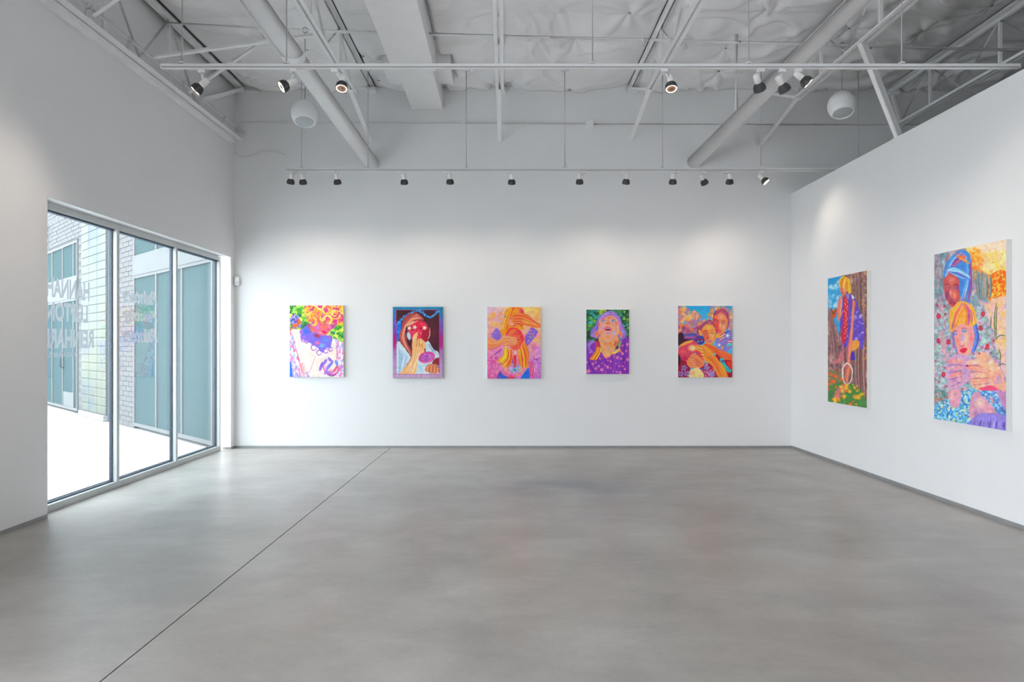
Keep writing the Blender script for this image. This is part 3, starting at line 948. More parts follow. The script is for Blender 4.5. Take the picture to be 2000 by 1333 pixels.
def art_curls():
    A = Art(140, 186, lin(85, 908, 95, 1190), 3)
    full = [(60, 70), (930, 70), (930, 1215), (60, 1215)]
    A.cells(full, ['#3f8f3a', '#7fc241', '#b5d94a', '#1f6b4a', '#d9e36a', '#5aa83c', '#9ad060', '#2f7a5a'], 42, smooth=False)
    A.cells([(85, 420), (240, 420), (250, 520), (85, 540)], ['#b8c850', '#8a9a60', '#d0b060', '#a06a90'], 30)
    A.cells([(95, 300), (160, 225), (220, 270), (280, 390), (240, 430), (120, 420)], ['#7a6fc0', '#9a90d8', '#5a4aa0', '#b8b0e8'], 26)
    A.ell(170, 400, 52, 38, '#e0701e'); A.ell(225, 345, 36, 55, '#d9641e', ang=-20); A.stroke([(180, 250), (200, 330), (205, 410)], 10, '#5a3a8a')
    A.poly([(85, 535), (250, 470), (450, 560), (720, 590), (830, 640), (905, 720), (915, 1200), (80, 1200)], '#efe1d6', 8)
    A.blobs([(200, 700), (760, 700), (760, 1100), (300, 1150)], ['#fdf3e8', '#f9dfd2', '#eee4ea', '#f3d8d8'], 18, 70, .5)
    A.ell(235, 850, 40, 50, '#fcc9b0', .9, a=.6)
    A.poly([(250, 475), (330, 420), (430, 360), (560, 520), (700, 555), (735, 610), (722, 700), (700, 765), (640, 745), (600, 825), (545, 790), (500, 735), (400, 675), (330, 645), (268, 600)], '#7f6fd8', 8, 10)
    A.ell(335, 490, 70, 55, '#3f6fe8', .8, 20); A.ell(300, 590, 60, 45, '#8a6ad0', .8); A.ell(640, 620, 70, 60, '#6a8af0', .8)
    A.ell(580, 710, 70, 50, '#7fb0f5', .8); A.ell(510, 670, 55, 40, '#f0789a', .8); A.ell(430, 460, 45, 85, '#ff7a55', .8, -25)
    A.ell(380, 400, 45, 40, '#e04a80', .8); A.ell(505, 560, 75, 40, '#a0304a', .8, 15); A.ell(690, 580, 40, 40, '#c070c8', .8)
    for (x, y, r) in [(455, 740, 42), (535, 818, 36), (640, 792, 32), (300, 615, 36), (712, 765, 30), (268, 500, 26), (345, 650, 22)]:
        th = np.linspace(.3, 6.0, 10)
        A.stroke(np.stack([x + r * np.cos(th), y + r * np.sin(th)], 1), 17, '#b072c8', 1, 6, .3)
    A.poly([(450, 400), (500, 250), (580, 220), (720, 330), (805, 372), (765, 440), (700, 480), (650, 540), (560, 550), (480, 500), (440, 440)], '#e0688f', 6)
    A.ell(560, 290, 60, 70, '#8a62d0', .9); A.ell(500, 300, 40, 80, '#f0407a', .9); A.ell(600, 425, 80, 60, '#ff7a60', .9); A.ell(510, 430, 45, 70, '#c080d8', .9, -15)
    A.ell(745, 410, 40, 40, '#a04ab0', .9); A.ell(690, 420, 30, 50, '#ff8a90', .8); A.ell(560, 510, 55, 30, '#ff9aa0', .8)
    A.stroke([(575, 340), (625, 372), (695, 372)], 20, '#5a2a8a'); A.stroke([(740, 385), (780, 395)], 14, '#6a2a80')
    A.stroke([(660, 430), (690, 460), (650, 470)], 10, '#b0306a'); A.poly([(570, 488), (610, 485), (655, 510), (615, 522)], '#c81f40', 4, 1)
    H = [(325, 215), (350, 120), (420, 85), (915, 85), (915, 340), (860, 385), (720, 378), (640, 365), (600, 310), (570, 235), (500, 245), (480, 390), (420, 345), (345, 285)]
    A.poly(H, '#e0508a', 6); A.blobs(H, ['#c83a9a', '#ff6a6a', '#a04ac0'], 26, 40, .7)
    A.curls(H, ['#ffc840', '#ff9a2a', '#ffe890', '#ffb050', '#ff7a50', '#ffd870', '#d03a8a'], 115, 46, 24)
    for pts in ([(85, 535), (135, 560), (190, 760), (250, 960), (330, 1080), (375, 1200), (80, 1200)], [(790, 605), (850, 640), (915, 720), (915, 1200), (790, 1200), (845, 1050), (805, 850)]):
        A.cells(pts, ['#f7c8dc', '#9fb8e8', '#e88ab8', '#b79fe0', '#ffeef4', '#d070a8', '#f2d6e6'], 24, stretch=2.0)
    A.poly([(85, 960), (112, 1000), (125, 1195), (80, 1195)], '#2f72e0', 6); A.poly([(230, 985), (290, 985), (345, 1130), (270, 1190)], '#f3b8b0', 8, a=.7)
    A.blobs([(85, 560), (130, 600), (330, 1180), (85, 1190)], ['#8aa0e0', '#d84a90', '#ffffff'], 60, 9, .8)
    A.blobs([(810, 650), (905, 740), (905, 1190), (820, 1190)], ['#7a90e0', '#d84a90', '#ffffff'], 46, 9, .8)
    A.stroke([(145, 610), (190, 800), (260, 1050), (310, 1190)], 9, '#e04a80'); A.stroke([(480, 870), (420, 1040), (350, 1160)], 12, '#e889ae', .8, 8)
    A.stroke([(795, 640), (812, 800), (800, 930)], 10, '#d0507a'); A.ell(712, 1055, 128, 112, '#f2cfd2', .35); A.ell(760, 1040, 60, 70, '#f7e4d8', .8); A.stroke([(585, 975), (620, 1090), (700, 1150), (790, 1140), (832, 1060), (800, 990)], 22, '#d0508a', 1, 6, .4)
    A.stroke([(640, 1130), (720, 1175), (800, 1150)], 16, '#5a3aa8'); 
    A.ell(700, 1120, 90, 45, '#b87ac0', .8); A.ell(640, 1060, 40, 60, '#dca4cc', .9)
    for p, c_ in (([(548, 1090), (565, 1030), (590, 965)], '#8a66cc'), ([(596, 1010), (625, 960), (655, 925)], '#9a70d4'), ([(655, 1075), (690, 1020), (745, 965)], '#6a7ae0'), ([(680, 895), (705, 930), (745, 955)], '#8a6ad0'), ([(745, 1110), (780, 1080), (812, 1015)], '#d0607a'), ([(785, 935), (805, 975), (815, 1020)], '#6a8ae0'), ([(620, 1150), (640, 1110), (665, 1095)], '#a07ad8')):
        A.stroke(p, 44, c_, .95, 8, .6)
    return A.finish()

def art_mirror():
    A = Art(132, 186, lin(97, 860, 117, 1205), 5)
    stops = [(117, '#0f7ea2'), (220, '#1578a8'), (330, '#6a66c0'), (470, '#8050b0'), (600, '#b00f80'), (690, '#b01a84'), (800, '#a878b8'), (1000, '#b492c2'), (1205, '#c2a2c2')]
    ys = [s_[0] for s_ in stops]; P = np.array([hexrgb(s_[1]) for s_ in stops])
    A.grade(lambda X, Y: np.stack([np.interp(Y, ys, P[:, i]) for i in range(3)], -1))
    A.blobs([(97, 117), (860, 117), (860, 1205), (97, 1205)], ['#3090b8', '#9a70c8', '#c84aa0', '#c8a8d0'], 60, 16, .18)
    A.poly([(146, 160), (812, 160), (812, 1149), (146, 1149)], '#b02a68', 3, 0, smooth=False)
    edge = A.c.copy()
    rect = [(152, 166), (806, 166), (806, 1143), (152, 1143)]
    A.poly(rect, '#451322', 3, 0, smooth=False)
    A.ell(700, 520, 140, 220, '#5c1828', .9, a=.8); A.ell(250, 220, 100, 60, '#3a0f1c', .9)
    A.poly([(152, 400), (225, 330), (205, 560), (152, 650)], '#1f72d0', 6); A.blobs([(152, 400), (220, 340), (200, 560), (152, 640)], ['#4aa0f0', '#0f50a8'], 14, 14)
    A.blobs([(420, 200), (500, 150), (540, 165), (500, 190)], ['#1f8fd8'], 6, 16)
    g = spline([(160, 390), (230, 310), (300, 250), (400, 200), (500, 168), (560, 210), (620, 265), (690, 265), (760, 215), (802, 172)], False, 8)
    for (x, y) in g:
        A.ell(x + A.rng.normal() * 8, y + A.rng.normal() * 8, 20, 15, ['#1f8fd8', '#0f6fc0', '#57b8ee'][int(A.rng.random() * 3)], .7)
        A.ell(x + A.rng.normal() * 9, y + A.rng.normal() * 9, 7, 6, '#8ad8ff', .7)
    A.poly([(152, 690), (205, 655), (300, 780), (370, 870), (440, 900), (600, 650), (655, 660), (720, 770), (806, 840), (806, 1143), (152, 1143)], '#cddfe8', 5)
    A.hair([(170, 720), (190, 900), (180, 1140)], [(330, 880), (280, 1000), (240, 1130)], ['#a6c2d8', '#e6eef2', '#9ab4cc', '#dbe8ee'], 26, 18, .7)
    A.blobs([(450, 960), (800, 1000), (800, 1140), (450, 1140)], ['#9cc8e4', '#e4eef2', '#b8d4e4'], 18, 34, .7); A.hair([(620, 690), (700, 800)], [(650, 680), (790, 860)], ['#8aa8c8', '#e0ecf4', '#6a88b0'], 12, 12)
    Hh = [(230, 430), (260, 290), (340, 228), (430, 203), (510, 240), (570, 320), (420, 330), (330, 380), (290, 440), (300, 560), (320, 680), (370, 760), (382, 860), (300, 770), (222, 680), (188, 590), (215, 480)]
    A.poly(Hh, '#a04a48', 5)
    A.hair([(470, 225), (330, 300), (250, 450), (215, 600), (330, 780)], [(540, 290), (400, 320), (290, 430), (270, 620), (375, 850)], ['#e08a70', '#7a2a38', '#f0b090', '#b85a50', '#d87868'], 46, 13, .85)
    A.ell(485, 485, 172, 172, '#cf1f48', .12)
    A.poly([(560, 480), (660, 470), (650, 600), (600, 660), (540, 600)], '#a00f30', 10); A.ell(560, 380, 80, 50, '#e03a58', .7, 15); A.ell(400, 500, 60, 70, '#e04a6a', .8)
    A.hair([(300, 400), (420, 335)], [(330, 420), (520, 330)], ['#f0c0a0', '#e8a088'], 10, 14)
    for (x, y) in ((432, 428), (582, 438), (348, 442)): A.star(x, y, 42, '#eee4d4', .3)
    A.ell(342, 562, 34, 75, '#c4d2e0', .3, -12); A.ell(390, 470, 28, 10, '#6a0a20'); A.ell(525, 445, 30, 10, '#6a0a20'); A.blobs([(470, 470), (560, 500), (540, 620), (460, 600)], ['#ff8aa8', '#f05a80', '#ffc0d0'], 22, 12)
    A.stroke([(660, 440), (662, 540), (640, 610)], 10, '#ffd0d8')
    arm = [(205, 1150), (330, 990), (388, 870), (395, 640), (402, 575), (450, 508), (482, 522), (458, 625), (505, 598), (580, 640), (602, 720), (580, 795), (490, 880), (470, 1000), (428, 1150)]
    A.stroke([(212, 1140), (330, 985), (385, 870), (392, 640)], 20, '#c0486a', .9, 8); A.poly(arm, '#efb77e', 5)
    A.hair([(290, 1140), (390, 950), (430, 800)], [(400, 1140), (450, 980), (520, 800)], ['#fbe2b4', '#d88e5c', '#f7cfa0', '#e8a068'], 22, 20, .6)
    for p in ([(460, 620), (470, 680), (450, 740)], [(505, 610), (500, 680), (520, 740)], [(560, 640), (540, 700), (560, 770)], [(430, 560), (425, 640)]): A.stroke(p, 9, '#b0603c', .9)
    A.ell(425, 600, 18, 70, '#fde6c0', .9, 8); A.ell(530, 660, 30, 26, '#fbd8a8', .9)
    A.ell(615, 890, 134, 90, '#d8408a', .1, -14); A.ell(615, 888, 112, 68, '#b45cb0', .15, -14); A.blobs([(530, 870), (640, 830), (710, 870), (600, 950)], ['#e090d8', '#8a3a98', '#d060b8', '#f0b0e8'], 40, 12, .8); A.stroke([(520, 950), (620, 965), (720, 890)], 12, '#f090c0'); A.ell(590, 780, 14, 40, '#8a1f3a', .4)
    A.poly([(700, 985), (730, 920), (806, 898), (806, 1010)], '#8a2a34', 5)
    A.poly([(590, 1085), (620, 1010), (700, 985), (780, 1005), (806, 1050), (790, 1125), (700, 1138), (620, 1112)], '#d0825e', 5)
    for x in (640, 690, 740, 785): A.stroke([(x, 1020), (x - 8, 1070), (x - 4, 1125)], 12, '#f0b088', .9); A.stroke([(x + 22, 1030), (x + 16, 1120)], 7, '#8a3a34', .9)
    A.ell(790, 1030, 14, 20, '#5a60c8', .5)
    out = (A.X < 152) | (A.X > 806) | (A.Y < 166) | (A.Y > 1143)
    A.c[out] = edge[out]
    return A.finish()

def art_candle():
    A = Art(140, 186, lin(92, 910, 118, 1215), 8)
    def bg(X, Y):
        t = np.clip((Y - 118) / 1097, 0, 1)[..., None]; r = np.clip((X - 92) / 818, 0, 1)[..., None]
        return (hexrgb('#e3c0da') * (1 - r) + hexrgb('#fbd070') * r) * (1 - t) + (hexrgb('#e070a8') * (1 - r) + hexrgb('#d08ae0') * r) * t
    A.grade(bg)
    A.blobs([(280, 118), (910, 118), (910, 450), (300, 300)], ['#ffe070', '#ffb060', '#f8d890', '#ff9a70', '#e8e080'], 40, 55, .6)
    A.blobs([(150, 250), (370, 240), (370, 420), (150, 400)], ['#ffd040', '#ffa840', '#ffb870'], 16, 45, .7)
    A.blobs([(95, 300), (320, 400), (300, 560), (95, 620)], ['#f7c0b8', '#ffb090', '#f0a0b8', '#fbd8d0'], 30, 45, .6)
    A.blobs([(640, 420), (910, 440), (910, 760), (700, 740)], ['#ff9a90', '#ffc070', '#e870b8', '#f8b0b0'], 34, 50, .6)
    A.blobs([(700, 760), (910, 760), (910, 1200), (760, 1200)], ['#d890e0', '#e8a8d8', '#c878d8', '#f0b8d0'], 34, 55, .6)
    A.blobs([(95, 780), (380, 800), (330, 1200), (95, 1200)], ['#e060a8', '#f08ab8', '#c83a90', '#ff9ac0'], 60, 30, .7)
    Hh = [(345, 300), (362, 190), (420, 130), (500, 118), (610, 128), (655, 200), (665, 300), (640, 400), (655, 470), (560, 460), (420, 470), (330, 580), (275, 490), (345, 400)]
    A.poly(Hh, '#ff9a24', 8)
    A.hair([(420, 140), (370, 280), (300, 470)], [(500, 130), (440, 300), (400, 460)], ['#ffc840', '#ff7a20', '#ffb030', '#f05a28', '#ffe080'], 36, 14)
    A.hair([(520, 125), (620, 220), (640, 420)], [(600, 130), (650, 220), (600, 420)], ['#ff8a30', '#f04a3a', '#ffc050', '#e03a80'], 20, 14); A.ell(612, 190, 34, 44, '#e8408a', .8); A.ell(500, 140, 30, 24, '#f05050', .8); A.ell(370, 262, 16, 30, '#8a9ab8', .5)
    A.ell(490, 340, 108, 105, '#ff8a52', .25); A.ell(440, 350, 45, 60, '#f7a890', .9); A.ell(470, 385, 50, 22, '#f8c0b0', .9); A.stroke([(455, 398), (490, 408), (525, 400)], 10, '#d84a6a'); A.stroke([(430, 290), (480, 300)], 8, '#b0506a')
    hand = [(495, 225), (560, 205), (650, 220), (730, 265), (800, 330), (915, 395), (915, 432), (800, 432), (700, 405), (610, 392), (515, 392), (500, 350), (490, 280)]
    A.poly(hand, '#ff7a3c', 5)
    A.hair([(620, 250), (750, 310), (900, 405)], [(600, 380), (740, 395), (890, 428)], ['#ffa050', '#f05a38', '#ffb868', '#ff8040'], 22, 16, .7)
    for yy in (250, 300, 345, 378): A.stroke([(500, yy + 6), (570, yy - 6), (640, yy + 10)], 9, '#d0343a', .9); A.stroke([(505, yy - 16), (570, yy - 26), (630, yy - 14)], 12, '#ffb070', .8)
    A.stroke([(640, 215), (740, 262), (800, 325), (912, 392)], 10, '#c83858', .8)
    A.poly([(152, 560), (190, 490), (240, 445), (315, 560), (250, 632), (190, 600)], '#9070cc', 5); A.poly([(670, 590), (720, 500), (765, 430), (865, 488), (830, 560), (785, 625), (700, 715)], '#8a64d0', 5)
    A.blobs([(160, 560), (240, 460), (310, 560), (240, 620)], ['#c0a0e8', '#6a50b8', '#d86ab8', '#b890e0'], 34, 12); A.blobs([(690, 590), (760, 440), (850, 490), (780, 620), (700, 700)], ['#c0a0e8', '#6a58c8', '#e070b8', '#f0d060', '#7a90e0'], 50, 13)
    A.ell(525, 620, 125, 185, '#ff6a4a', .2)
    A.poly([(372, 560), (420, 455), (520, 438), (620, 500), (665, 640), (640, 780), (600, 770), (610, 640), (560, 560), (470, 530)], '#e8404c', 6)
    A.hair([(400, 540), (460, 470), (540, 460)], [(480, 540), (560, 520), (640, 680)], ['#ff8a30', '#ffb050', '#d8305a', '#ff6a40'], 30, 12)
    arm = [(85, 640), (150, 588), (235, 640), (330, 580), (420, 570), (545, 598), (532, 690), (420, 722), (300, 705), (200, 762), (85, 775)]
    A.poly(arm, '#ffa268', 5); A.hair([(95, 660), (230, 670), (330, 620)], [(95, 760), (220, 740), (340, 700)], ['#ffc090', '#ff8a58', '#f7b870', '#e8709a'], 18, 18, .6)
    for yy in (602, 640, 672, 700): A.stroke([(330, yy + 10), (420, yy), (530, yy + 6)], 9, '#d8484a', .85); A.stroke([(340, yy - 8), (420, yy - 18), (520, yy - 10)], 11, '#ffc898', .8)
    A.stroke([(95, 770), (200, 760), (300, 708)], 9, '#c84a80', .8)
    A.ell(565, 625, 30, 12, '#a84a60', .6); A.ell(520, 690, 22, 34, '#ff9a70', .8); A.stroke([(505, 700), (520, 718), (545, 712)], 8, '#b03048'); A.stroke([(480, 748), (515, 752), (550, 745)], 12, '#d84060'); A.ell(600, 700, 34, 60, '#f05060', .9)
    for g0, g1 in (([(350, 720), (340, 860), (230, 940)], [(470, 780), (470, 930), (400, 1080)]), ([(560, 800), (580, 930), (600, 1060)], [(660, 620), (720, 820), (720, 1040)])):
        A.hair(g0, g1, ['#ffb020', '#ff9018', '#ffd850', '#ff7a30', '#ffc030', '#f05a40'], 60, 22, .9, 14)
    A.blobs([(320, 1000), (520, 1060), (700, 1000), (680, 1150), (420, 1170)], ['#ff9a60', '#ffb870', '#f88a90', '#f0a0b8'], 44, 24, .8)
    A.poly([(482, 870), (492, 1000), (475, 1000)], '#9a60c0', 4); A.poly([(496, 858), (538, 858), (533, 1040), (499, 1040)], '#e6241f', 3, 0, smooth=False); A.ell(505, 950, 5, 80, '#ff7a60', .8); A.ell(520, 808, 15, 46, '#ffc860', .5); A.ell(521, 815, 8, 30, '#fff6d8', .6)
    A.blobs([(430, 1040), (515, 990), (600, 1040), (570, 1120), (515, 1140), (450, 1110)], ['#a8b8e4', '#80b8dc', '#c8c4ec', '#7a9ad0', '#90d0d0'], 60, 15, .9); A.ell(515, 1080, 24, 24, '#3aa0b0', .6)
    A.poly([(285, 1105), (340, 1160), (440, 1190), (500, 1196), (500, 1225), (250, 1225)], '#4060c4', 6); A.poly([(635, 1160), (690, 1080), (725, 1060), (745, 1225), (610, 1225)], '#2272d6', 6)
    A.hair([(330, 1120), (480, 1180)], [(340, 1150), (600, 1185)], ['#f0809a', '#ff9a80', '#e05a90'], 14, 16); A.poly([(410, 1190), (500, 1185), (490, 1225), (400, 1225)], '#d8405a', 6)
    A.blobs([(95, 930), (290, 950), (280, 1210), (95, 1210)], ['#d83a98', '#ff9ac0', '#b03a90', '#f0c0d8', '#e8506a'], 60, 16, .85, asp=.5)
    A.curls([(740, 780), (900, 790), (890, 1140), (760, 1130)], ['#c04890', '#a84ab0', '#d86a90'], 16, 34, 9)
    A.hair([(740, 950), (760, 1060), (740, 1210)], [(790, 1000), (800, 1100), (800, 1210)], ['#e05a90', '#c83a80', '#ff90a0'], 16, 16)
    A.stroke([(250, 800), (200, 850), (150, 870)], 9, '#b04a98'); A.stroke([(330, 770), (250, 810), (215, 860)], 14, '#8a58b8')
    return A.finish()

def art_violet():
    A = Art(126, 190, lin(130, 848, 132, 1212), 11)
    A.cells([(100, 100), (880, 100), (880, 800), (100, 800)], ['#1f5a3a', '#2f8a5a', '#3f9e8a', '#0f3a2a', '#7aa840', '#4a7a3a', '#164a34'], 46, smooth=False)
    A.blobs([(140, 140), (300, 140), (280, 340), (140, 320)], ['#3fb0b8', '#60c0c8', '#1f7a6a'], 22, 30, .6); A.blobs([(330, 135), (480, 135), (420, 220), (340, 220)], ['#c8c840', '#8ab838', '#d8d870'], 14, 28, .7)
    A.blobs([(620, 140), (840, 150), (840, 420), (740, 400), (660, 230)], ['#2a6a4a', '#0f4030', '#c8e0a0', '#5a9a60', '#143c2c'], 40, 22, .7); A.blobs([(740, 340), (840, 360), (840, 560), (780, 520)], ['#9ac8d8', '#5a8a70', '#2f6a4a'], 20, 20)
    A.poly([(120, 730), (250, 650), (370, 830), (480, 900), (640, 820), (705, 760), (740, 620), (800, 600), (860, 650), (860, 1222), (120, 1222)], '#8a3cb0', 5)
    A.hair([(150, 960), (200, 1100), (250, 1205)], [(760, 700), (760, 900), (740, 1200)], ['#7a30a0', '#9a4cc0', '#a058c8', '#70289a'], 40, 16, .5)
    A.stroke([(160, 960), (210, 1080), (265, 1205)], 14, '#4a1f80'); A.stroke([(770, 620), (765, 900), (735, 1205)], 14, '#5a2490')
    for (x, y, r) in [(820, 715, 40), (740, 735, 22), (800, 825, 26), (690, 830, 26), (740, 870, 34), (650, 935, 40), (825, 970, 36), (595, 915, 20), (715, 955, 26), (360, 950, 22), (240, 1045, 34), (340, 1080, 30), (290, 1120, 38), (495, 985, 22), (540, 1000, 24), (395, 1030, 16), (488, 1095, 40), (390, 1140, 42), (445, 1065, 18), (165, 1165, 52), (545, 1115, 18), (630, 1035, 18), (685, 1080, 22), (742, 1080, 22), (776, 1130, 28), (646, 1175, 24), (700, 1190, 34), (586, 1165, 18), (455, 1180, 18), (765, 1020, 14), (140, 1015, 26), (185, 850, 18), (290, 1015, 20)]:
        A.star(x, y, r * 1.05, '#f08cb8', A.rng.random())
    A.poly([(290, 610), (200, 575), (215, 470), (285, 390), (330, 265), (430, 185), (530, 150), (620, 180), (700, 270), (745, 390), (805, 520), (795, 600), (720, 640), (690, 700), (660, 600), (330, 620)], '#9472c8', 8)
    A.hair([(500, 160), (360, 260), (290, 420), (215, 570)], [(540, 200), (400, 300), (330, 440), (300, 610)], ['#c8a0e0', '#7a62d0', '#b088d8', '#8a90e0', '#d070c0'], 44, 16)
    A.hair([(540, 155), (660, 240), (720, 380), (790, 560)], [(560, 210), (640, 290), (680, 400), (690, 640)], ['#b090e0', '#6a80e0', '#d860b0', '#70b0e8', '#a068c8'], 44, 16)
    A.hair([(240, 630), (150, 720), (260, 850)], [(270, 680), (180, 760), (200, 860)], ['#a078d0', '#7a90e0', '#c0a0e0', '#6a50b0'], 26, 16)
    A.hair([(270, 670), (300, 800), (175, 970)], [(345, 660), (370, 840), (300, 985)], ['#e0203a', '#ff7a20', '#ffb830', '#c81f5a', '#ffd050'], 34, 18); A.poly([(285, 660), (360, 630), (370, 740), (300, 760)], '#a8206a', 10, a=.7)
    A.hair([(660, 640), (690, 740), (650, 800)], [(690, 640), (680, 760), (740, 880)], ['#e0304a', '#ff8a40', '#f0b060', '#c83060'], 18, 14)
    A.poly([(350, 580), (655, 580), (640, 720), (575, 850), (520, 925), (460, 950), (405, 885), (372, 740)], '#f4a868', 6)
    A.blobs([(370, 620), (640, 620), (560, 850), (460, 930), (400, 800)], ['#ff8e54', '#f8c49c', '#f0b488', '#d8a0a0', '#ffb060'], 40, 38, .6); A.ell(505, 790, 45, 60, '#b0a8b8', .9, a=.7); A.stroke([(395, 860), (450, 940), (530, 905)], 16, '#f07aa0'); A.ell(480, 760, 30, 70, '#f09ab0', .9, a=.6); A.ell(620, 700, 30, 80, '#c83a50', .9, 15, .8)
    A.hair([(540, 860), (600, 840), (680, 790)], [(590, 880), (640, 850), (700, 800)], ['#ffc040', '#ffe080', '#ff9a30'], 14, 14)
    A.ell(306, 540, 38, 66, '#ff9a60', .3, 14); A.ell(702, 540, 36, 66, '#ff9a60', .3, -12); A.ell(306, 545, 18, 36, '#e0604a', .8, 14); A.ell(702, 545, 16, 36, '#e0604a', .8, -12)
    A.poly([(330, 400), (352, 310), (430, 245), (560, 232), (645, 290), (682, 400), (672, 520), (620, 605), (500, 640), (400, 600), (340, 520)], '#f2aa92', 6)
    for (x, y, rx, ry, c_) in [(395, 430, 55, 80, '#e6b2c8'), (610, 440, 55, 80, '#f4a088'), (520, 265, 60, 35, '#ff8a58'), (420, 290, 50, 30, '#ff9468'), (595, 520, 45, 55, '#b8c2e2'), (380, 530, 40, 50, '#ff9a68'), (490, 530, 80, 26, '#c8a0d0'), (490, 585, 70, 30, '#ff9a50'), (560, 320, 70, 36, '#b8bcd8'), (430, 325, 55, 30, '#c0b8d0'), (640, 360, 26, 50, '#ff7a50'), (350, 380, 24, 60, '#ff7a58'), (495, 325, 26, 50, '#ff8a60')]:
        A.ell(x, y, rx, ry, c_, .9)
    for x in (412, 590): A.ell(x, 330, 36, 17, '#6a80a8', .4, 12 if x > 500 else -8); A.ell(x + 6, 332, 14, 10, '#eef2f8', .5); A.stroke([(x - 40, 322), (x, 300), (x + 40, 315)], 9, '#7a4a68')
    A.ell(496, 365, 44, 28, '#ff8a60', .7); A.ell(474, 362, 13, 11, '#a82a2a', .5); A.ell(518, 362, 13, 11, '#a82a2a', .5)
    A.poly([(432, 478), (455, 430), (492, 408), (530, 430), (558, 478), (500, 492)], '#e0607a', 4, 1); A.poly([(458, 466), (495, 436), (532, 466), (495, 478)], '#4a2340', 3, 0); A.stroke([(466, 456), (495, 440), (524, 456)], 12, '#f4eef2', 1, 3, .5); A.ell(495, 488, 40, 8, '#f08a98', .6)
    A.hair([(340, 320), (420, 230), (520, 190)], [(380, 300), (470, 235), (540, 230)], ['#b890e0', '#d8a0d8', '#8a70d0'], 16, 12)
    return A.finish()

